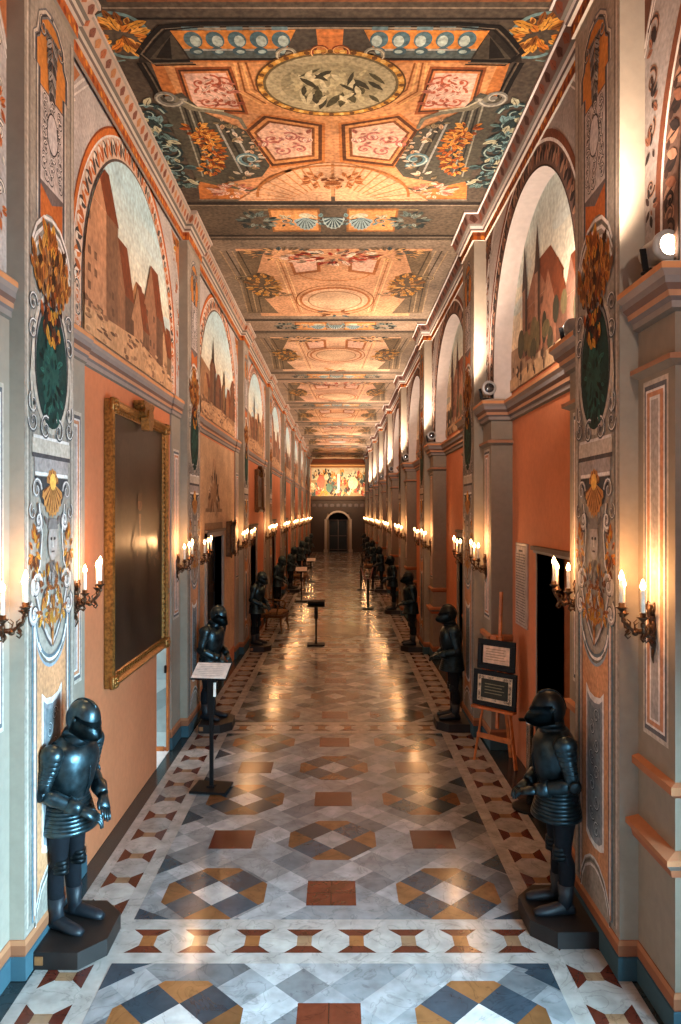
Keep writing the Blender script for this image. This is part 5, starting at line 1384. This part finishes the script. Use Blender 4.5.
L1 = make_lectern('information_stand', 'black lectern stand with a tilted white card, near the left daylit doorway')
L1.location = (-.46*H, 2.615*H, 0); L1.rotation_euler.z = -.12
L2 = make_lectern('information_stand', 'plain black stand alone in the middle left of the floor', 1.0, False); L2.location = (-.172*H, 5.45*H, 0)
bm = B(); box(bm, (0, 0, 1.03), (.40, .22, .07), None, .012); bmobj('display_case', bm, M['black'], L2)
L3 = make_lectern('information_stand', 'dark lectern stand by the left wall in front of the fourth suit of armour', 1.15); L3.location = (-.42*H, 8.1*H, 0)
L4 = make_lectern('information_stand', 'small lectern stand with pale card on the left far up the corridor', 1.0); L4.location = (-.40*H, 10.4*H, 0)

# easel with two framed notices
t = empty('easel', label='orange wooden easel standing before the right wall pier', cat='easel')
bm = B(); bar(bm, (-.30, -.06, 0), (-.05, .02, 1.62), .04, .025); lg1 = bmobj('leg', bm, M['wood'], t)
bm = B(); bar(bm, (.30, -.06, 0), (.05, .02, 1.62), .04, .025); bmobj('leg', bm, M['wood'], t)
bm = B(); bar(bm, (0, .34, 0), (0, .05, 1.55), .04, .025); bmobj('rear_leg', bm, M['wood'], t)
bm = B(); bar(bm, (0, .0, .45), (.02, .07, 2.18), .045, .022); bmobj('mast', bm, M['wood'], t)
bm = B(); bar(bm, (-.25, -.065, .34), (.25, -.065, .34), .03, .06); bmobj('crossbar', bm, M['wood'], t)
bm = B(); box(bm, (0, -.09, .71), (.60, .10, .03)); bmobj('shelf', bm, M['wood'], t)
bm = B(); box(bm, (0, .0, 1.60), (.16, .05, .05)); lathe(bm, [(.018, 0), (.022, .02), (.01, .03)], (.0, -.05, 1.60), 12, 'y'); bmobj('clamp', bm, M['wood'], t)
EA = t; ER = -.75; t.location = (.628*H, 2.88*H, 0); t.rotation_euler.z = ER
def notice(name, label, w, h, ins, style, z0, off):
    q = empty(name, label=label, cat='framed notice')
    q.location = Vector(EA.location)+Matrix.Rotation(ER, 3, 'Z') @ Vector((off[0], off[1], z0)); q.rotation_euler = (.0, 0, ER)
    R_ = Matrix.Rotation(-.07, 3, 'X')
    bm = B()
    for cx, cz, sx, sz in ((0, h-.03, w, .06), (0, .03, w, .06), (-w/2+.03, h/2, .06, h-.12), (w/2-.03, h/2, .06, h-.12)): box(bm, R_ @ Vector((cx, 0, cz)), (sx, .028, sz), R_, .004)
    f = bmobj('frame', bm, M['black'], q)
    bm = B(); box(bm, R_ @ Vector((0, .004, h/2)), (w-.10, .012, h-.10), R_); bmobj('backing', bm, M['black'], q)
    p = Paint(.0006); W_, H_ = ins
    if style == 0:
        p.rect(-W_/2, -H_/2, W_/2, H_/2, hexc('e4c0a4'), 1)
        for k in range(5): p.rect(-W_*.4, H_*(.3-.15*k), W_*(.35-.05*(k % 2)), H_*(.34-.15*k), hexc('a88468'), 2)
    else:
        p.rect(-W_/2, -H_/2, W_/2, H_/2, hexc('d8c4a8'), 1); r = random.Random(5)
        for k in range(46):
            a = r.uniform(0, 1); e_ = r.choice([0, 1, 2, 3]); x = (-W_/2+W_*a, W_/2-.025, -W_/2+.025, -W_/2+W_*a)[e_]; y = (H_/2-.025, -H_/2+H_*a, -H_/2+H_*a, -H_/2+.025)[e_]
            p.scroll(x*.97, y*.95, .016, k, 1, .006, hexc('5c4c3c'), 2)
        p.rect(-W_/2+.055, -H_/2+.05, W_/2-.055, H_/2-.05, hexc('2c3028'), 4)
        for k in range(4): p.rect(-W_*.28, H_*(.16-.11*k), W_*(.28-.06*(k % 2)), H_*(.19-.11*k), hexc('8a8468'), 5)
    p.build('notice_sheet', lambda x, y, h_: tuple(R_ @ Vector((x, -.003-h_-(.0), h/2+y))), M['mural'], q)
    return q
notice('framed_notice', 'black framed notice with ornate border on the easel shelf, lower of the two', .62, .45, (.50, .34), 1, .728, (0, -.075))
notice('framed_notice', 'black framed plain pale notice on the easel, upper of the two', .54, .38, (.38, .22), 0, 1.19, (.0, -.085+.055))

# inscribed tablet on the right wall
t = empty('wall_tablet', (XR*H, 2.93*H, (1-.42)*H), label='tall grey inscribed stone tablet on the nearest right wall beside the dark doorway', cat='plaque')
bm = B(); box(bm, (-.012, 0, .53), (.024, .57, 1.06), None, .006); 
t.location = (XR*H, 2.88*H, (1-.455)*H)
bmobj('slab', bm, flat_mat('stone_tablet', hexc('a89488'), .5, 0, .4, 6, .25), t)
p = Paint(.0006); r = random.Random(9); TY = .57*.5-.03
p.rect(-TY, .03, TY, 1.03, hexc('8a7468'), 1); p.rect(-TY+.012, .042, TY-.012, 1.018, hexc('b5a294'), 2)
p.rect(-.1, .95, .1, .975, hexc('4a3c34'), 3)
for k in range(25):
    x = -TY+.03
    while x < TY-.05:
        w = r.uniform(.02, .06); p.rect(x, .07+.035*k, min(x+w, TY-.03), .084+.035*k, hexc('5a4a40'), 3); x += w+.012
p.build('inscription', lambda x, y, h: (-.0245-h, -x, y), M['mural'], t)

# rope barrier posts
def make_post(name, label, metal):
    t = empty(name, label=label, cat='barrier post')
    bm = B(); lathe(bm, [(.19, 0), (.19, .02), (.16, .035), (.04, .05)], (0, 0, 0), 20); bmobj('foot', bm, M['black'] if metal == 'chrome' else M['steel_black'], t, True)
    bm = B(); lathe(bm, [(.040, .03), (.040, .90), (.046, .91), (.046, .94)], (0, 0, 0), 14); bmobj('post', bm, M[metal], t, True)
    bm = B(); lathe(bm, [(.03, .94), (.048, .955), (.05, .975), (.03, .995), (.004, 1.0)], (0, 0, 0), 16); bmobj('finial', bm, M[metal], t, True)
    return t
def at_floor(x, y): d = 725/(y-512); return ((x-339)*d/725*H, d*H)
posts = [(368, 609), (361, 590), (362, 572)]
pts = []
lab = ['dark metal barrier post standing in the right lane, nearest of the right group', 'dark metal barrier post behind the nearest right barrier post', 'farthest small dark metal barrier post in the right lane']
b0 = make_post('barrier_post', lab[0], 'steel_black'); b0['group'] = 'barrier posts in the right lane'
for k, (x, y) in enumerate(posts):
    o = b0 if k == 0 else copy_tree(b0); X, Y = at_floor(x, y); o.location = (X, Y, 0); o['label'] = lab[k]; pts.append((X, Y))
b4 = copy_tree(b0); X, Y = at_floor(373, 590); b4.location = (X, Y, 0); b4['label'] = 'dark metal barrier post close to the third right suit of armour'; pts.append((X, Y))
def rope(a, b, label):
    bm = B(); n = 12; P_ = []
    for k in range(n+1):
        t = k/n; P_.append((a[0]+(b[0]-a[0])*t, a[1]+(b[1]-a[1])*t, .92-.10*math.sin(PI*t)))
    tube(bm, P_, .025, 8); o = bmobj('barrier_rope', bm, M['velvet'], None, True); tag(o, label, 'rope'); return o
rope(pts[0], pts[3], 'dark red rope from the nearest right barrier post towards the suits of armour')
rope(pts[0], pts[1], 'dark red rope running up the right lane between barrier posts')
bp = make_post('barrier_post', 'black and silver barrier post by the dark right doorway, behind the nearest suit of armour', 'chrome'); bp.location = (.645*H, 2.45*H, 0)
bm = B(); box(bm, (-.06, 0, .955), (.12, .05, .03), None, .006); bmobj('belt_head', bm, M['black'], bp)

# gilt armchair
def make_chair(name, label):
    t = empty(name, label=label, cat='chair')
    bm = B(); box(bm, (0, 0, .44), (.60, .56, .09), None, .03); bmobj('seat', bm, M['seat'], t)
    bm = B()
    for x0, y0, x1, y1 in ((-.30, -.28, .30, -.28), (-.30, .28, .30, .28), (-.30, -.28, -.30, .28), (.30, -.28, .30, .28)): bar(bm, (x0, y0, .37), (x1, y1, .37), .05, .07)
    bmobj('seat_rail', bm, M['golddark'], t)
    for x in (-.28, .28):
        for y in (-.26, .26):
            bm = B(); tube(bm, [(x*1.05, y*1.06, 0), (x*1.1, y*1.08, .06), (x*.96, y*.97, .18), (x, y, .36)], .02, 8, .028); bmobj('leg', bm, M['golddark'], t, True)
    bm = B(); box(bm, (0, .27, .80), (.44, .06, .46), None, .02); bk = bmobj('backrest', bm, M['seat'], t)
    bm = B(); tube(bm, [(-.27, .27, .38), (-.26, .28, .95), (-.18, .29, 1.08), (0, .30, 1.13), (.18, .29, 1.08), (.26, .28, .95), (.27, .27, .38)], .026, 8); tube(bm, [(-.25, .27, .56), (.25, .27, .56)], .02, 8); bmobj('back_frame', bm, M['golddark'], bk, True)
    for sg in (-1, 1):
        bm = B(); tube(bm, [(sg*.26, .27, .72), (sg*.30, .05, .70), (sg*.32, -.16, .68), (sg*.31, -.20, .64), (sg*.29, -.16, .42)], .02, 8); bmobj('armrest', bm, M['golddark'], t, True)
    return t
c1 = make_chair('armchair', 'old gilt armchair beside the third left suit of armour'); c1.location = (-.555*H, 6.15*H, 0); c1.rotation_euler.z = PI/2-.2; c1.scale = (1.15, 1.15, 1.1)
c2 = copy_tree(c1); c2['label'] = 'old gilt armchair far up the right side of the corridor'; c2.location = (.50*H, 11.6*H, 0); c2.rotation_euler.z = -PI/2
c3 = copy_tree(c1); c3['label'] = 'old gilt armchair far up the left side, half hidden behind the lectern stand'; c3.location = (-.53*H, 9.75*H, 0)
for c in (c1, c2, c3): c['group'] = 'gilt armchairs'

# ------------------------------------------------------------------ world, camera, colour
w = bpy.data.worlds.new('World'); S.world = w; w.use_nodes = True
w.node_tree.nodes['Background'].inputs[0].default_value = (.55, .7, 1, 1); w.node_tree.nodes['Background'].inputs[1].default_value = .02
cam = bpy.data.cameras.new('Camera'); co = bpy.data.objects.new('Camera', cam); COL.objects.link(co); S.camera = co
co.location = (0, 0, H); co.rotation_euler = (PI/2, 0, 0)
cam.sensor_width = 36; cam.sensor_fit = 'AUTO'; cam.lens = 725/1024*36; cam.shift_x = 1.5/1024; cam.clip_start = .05; cam.clip_end = 300
S.view_settings.view_transform = 'Standard'; S.view_settings.look = 'None'; S.view_settings.gamma = 1; S.view_settings.use_curve_mapping = False
S.view_settings.exposure = 0.16
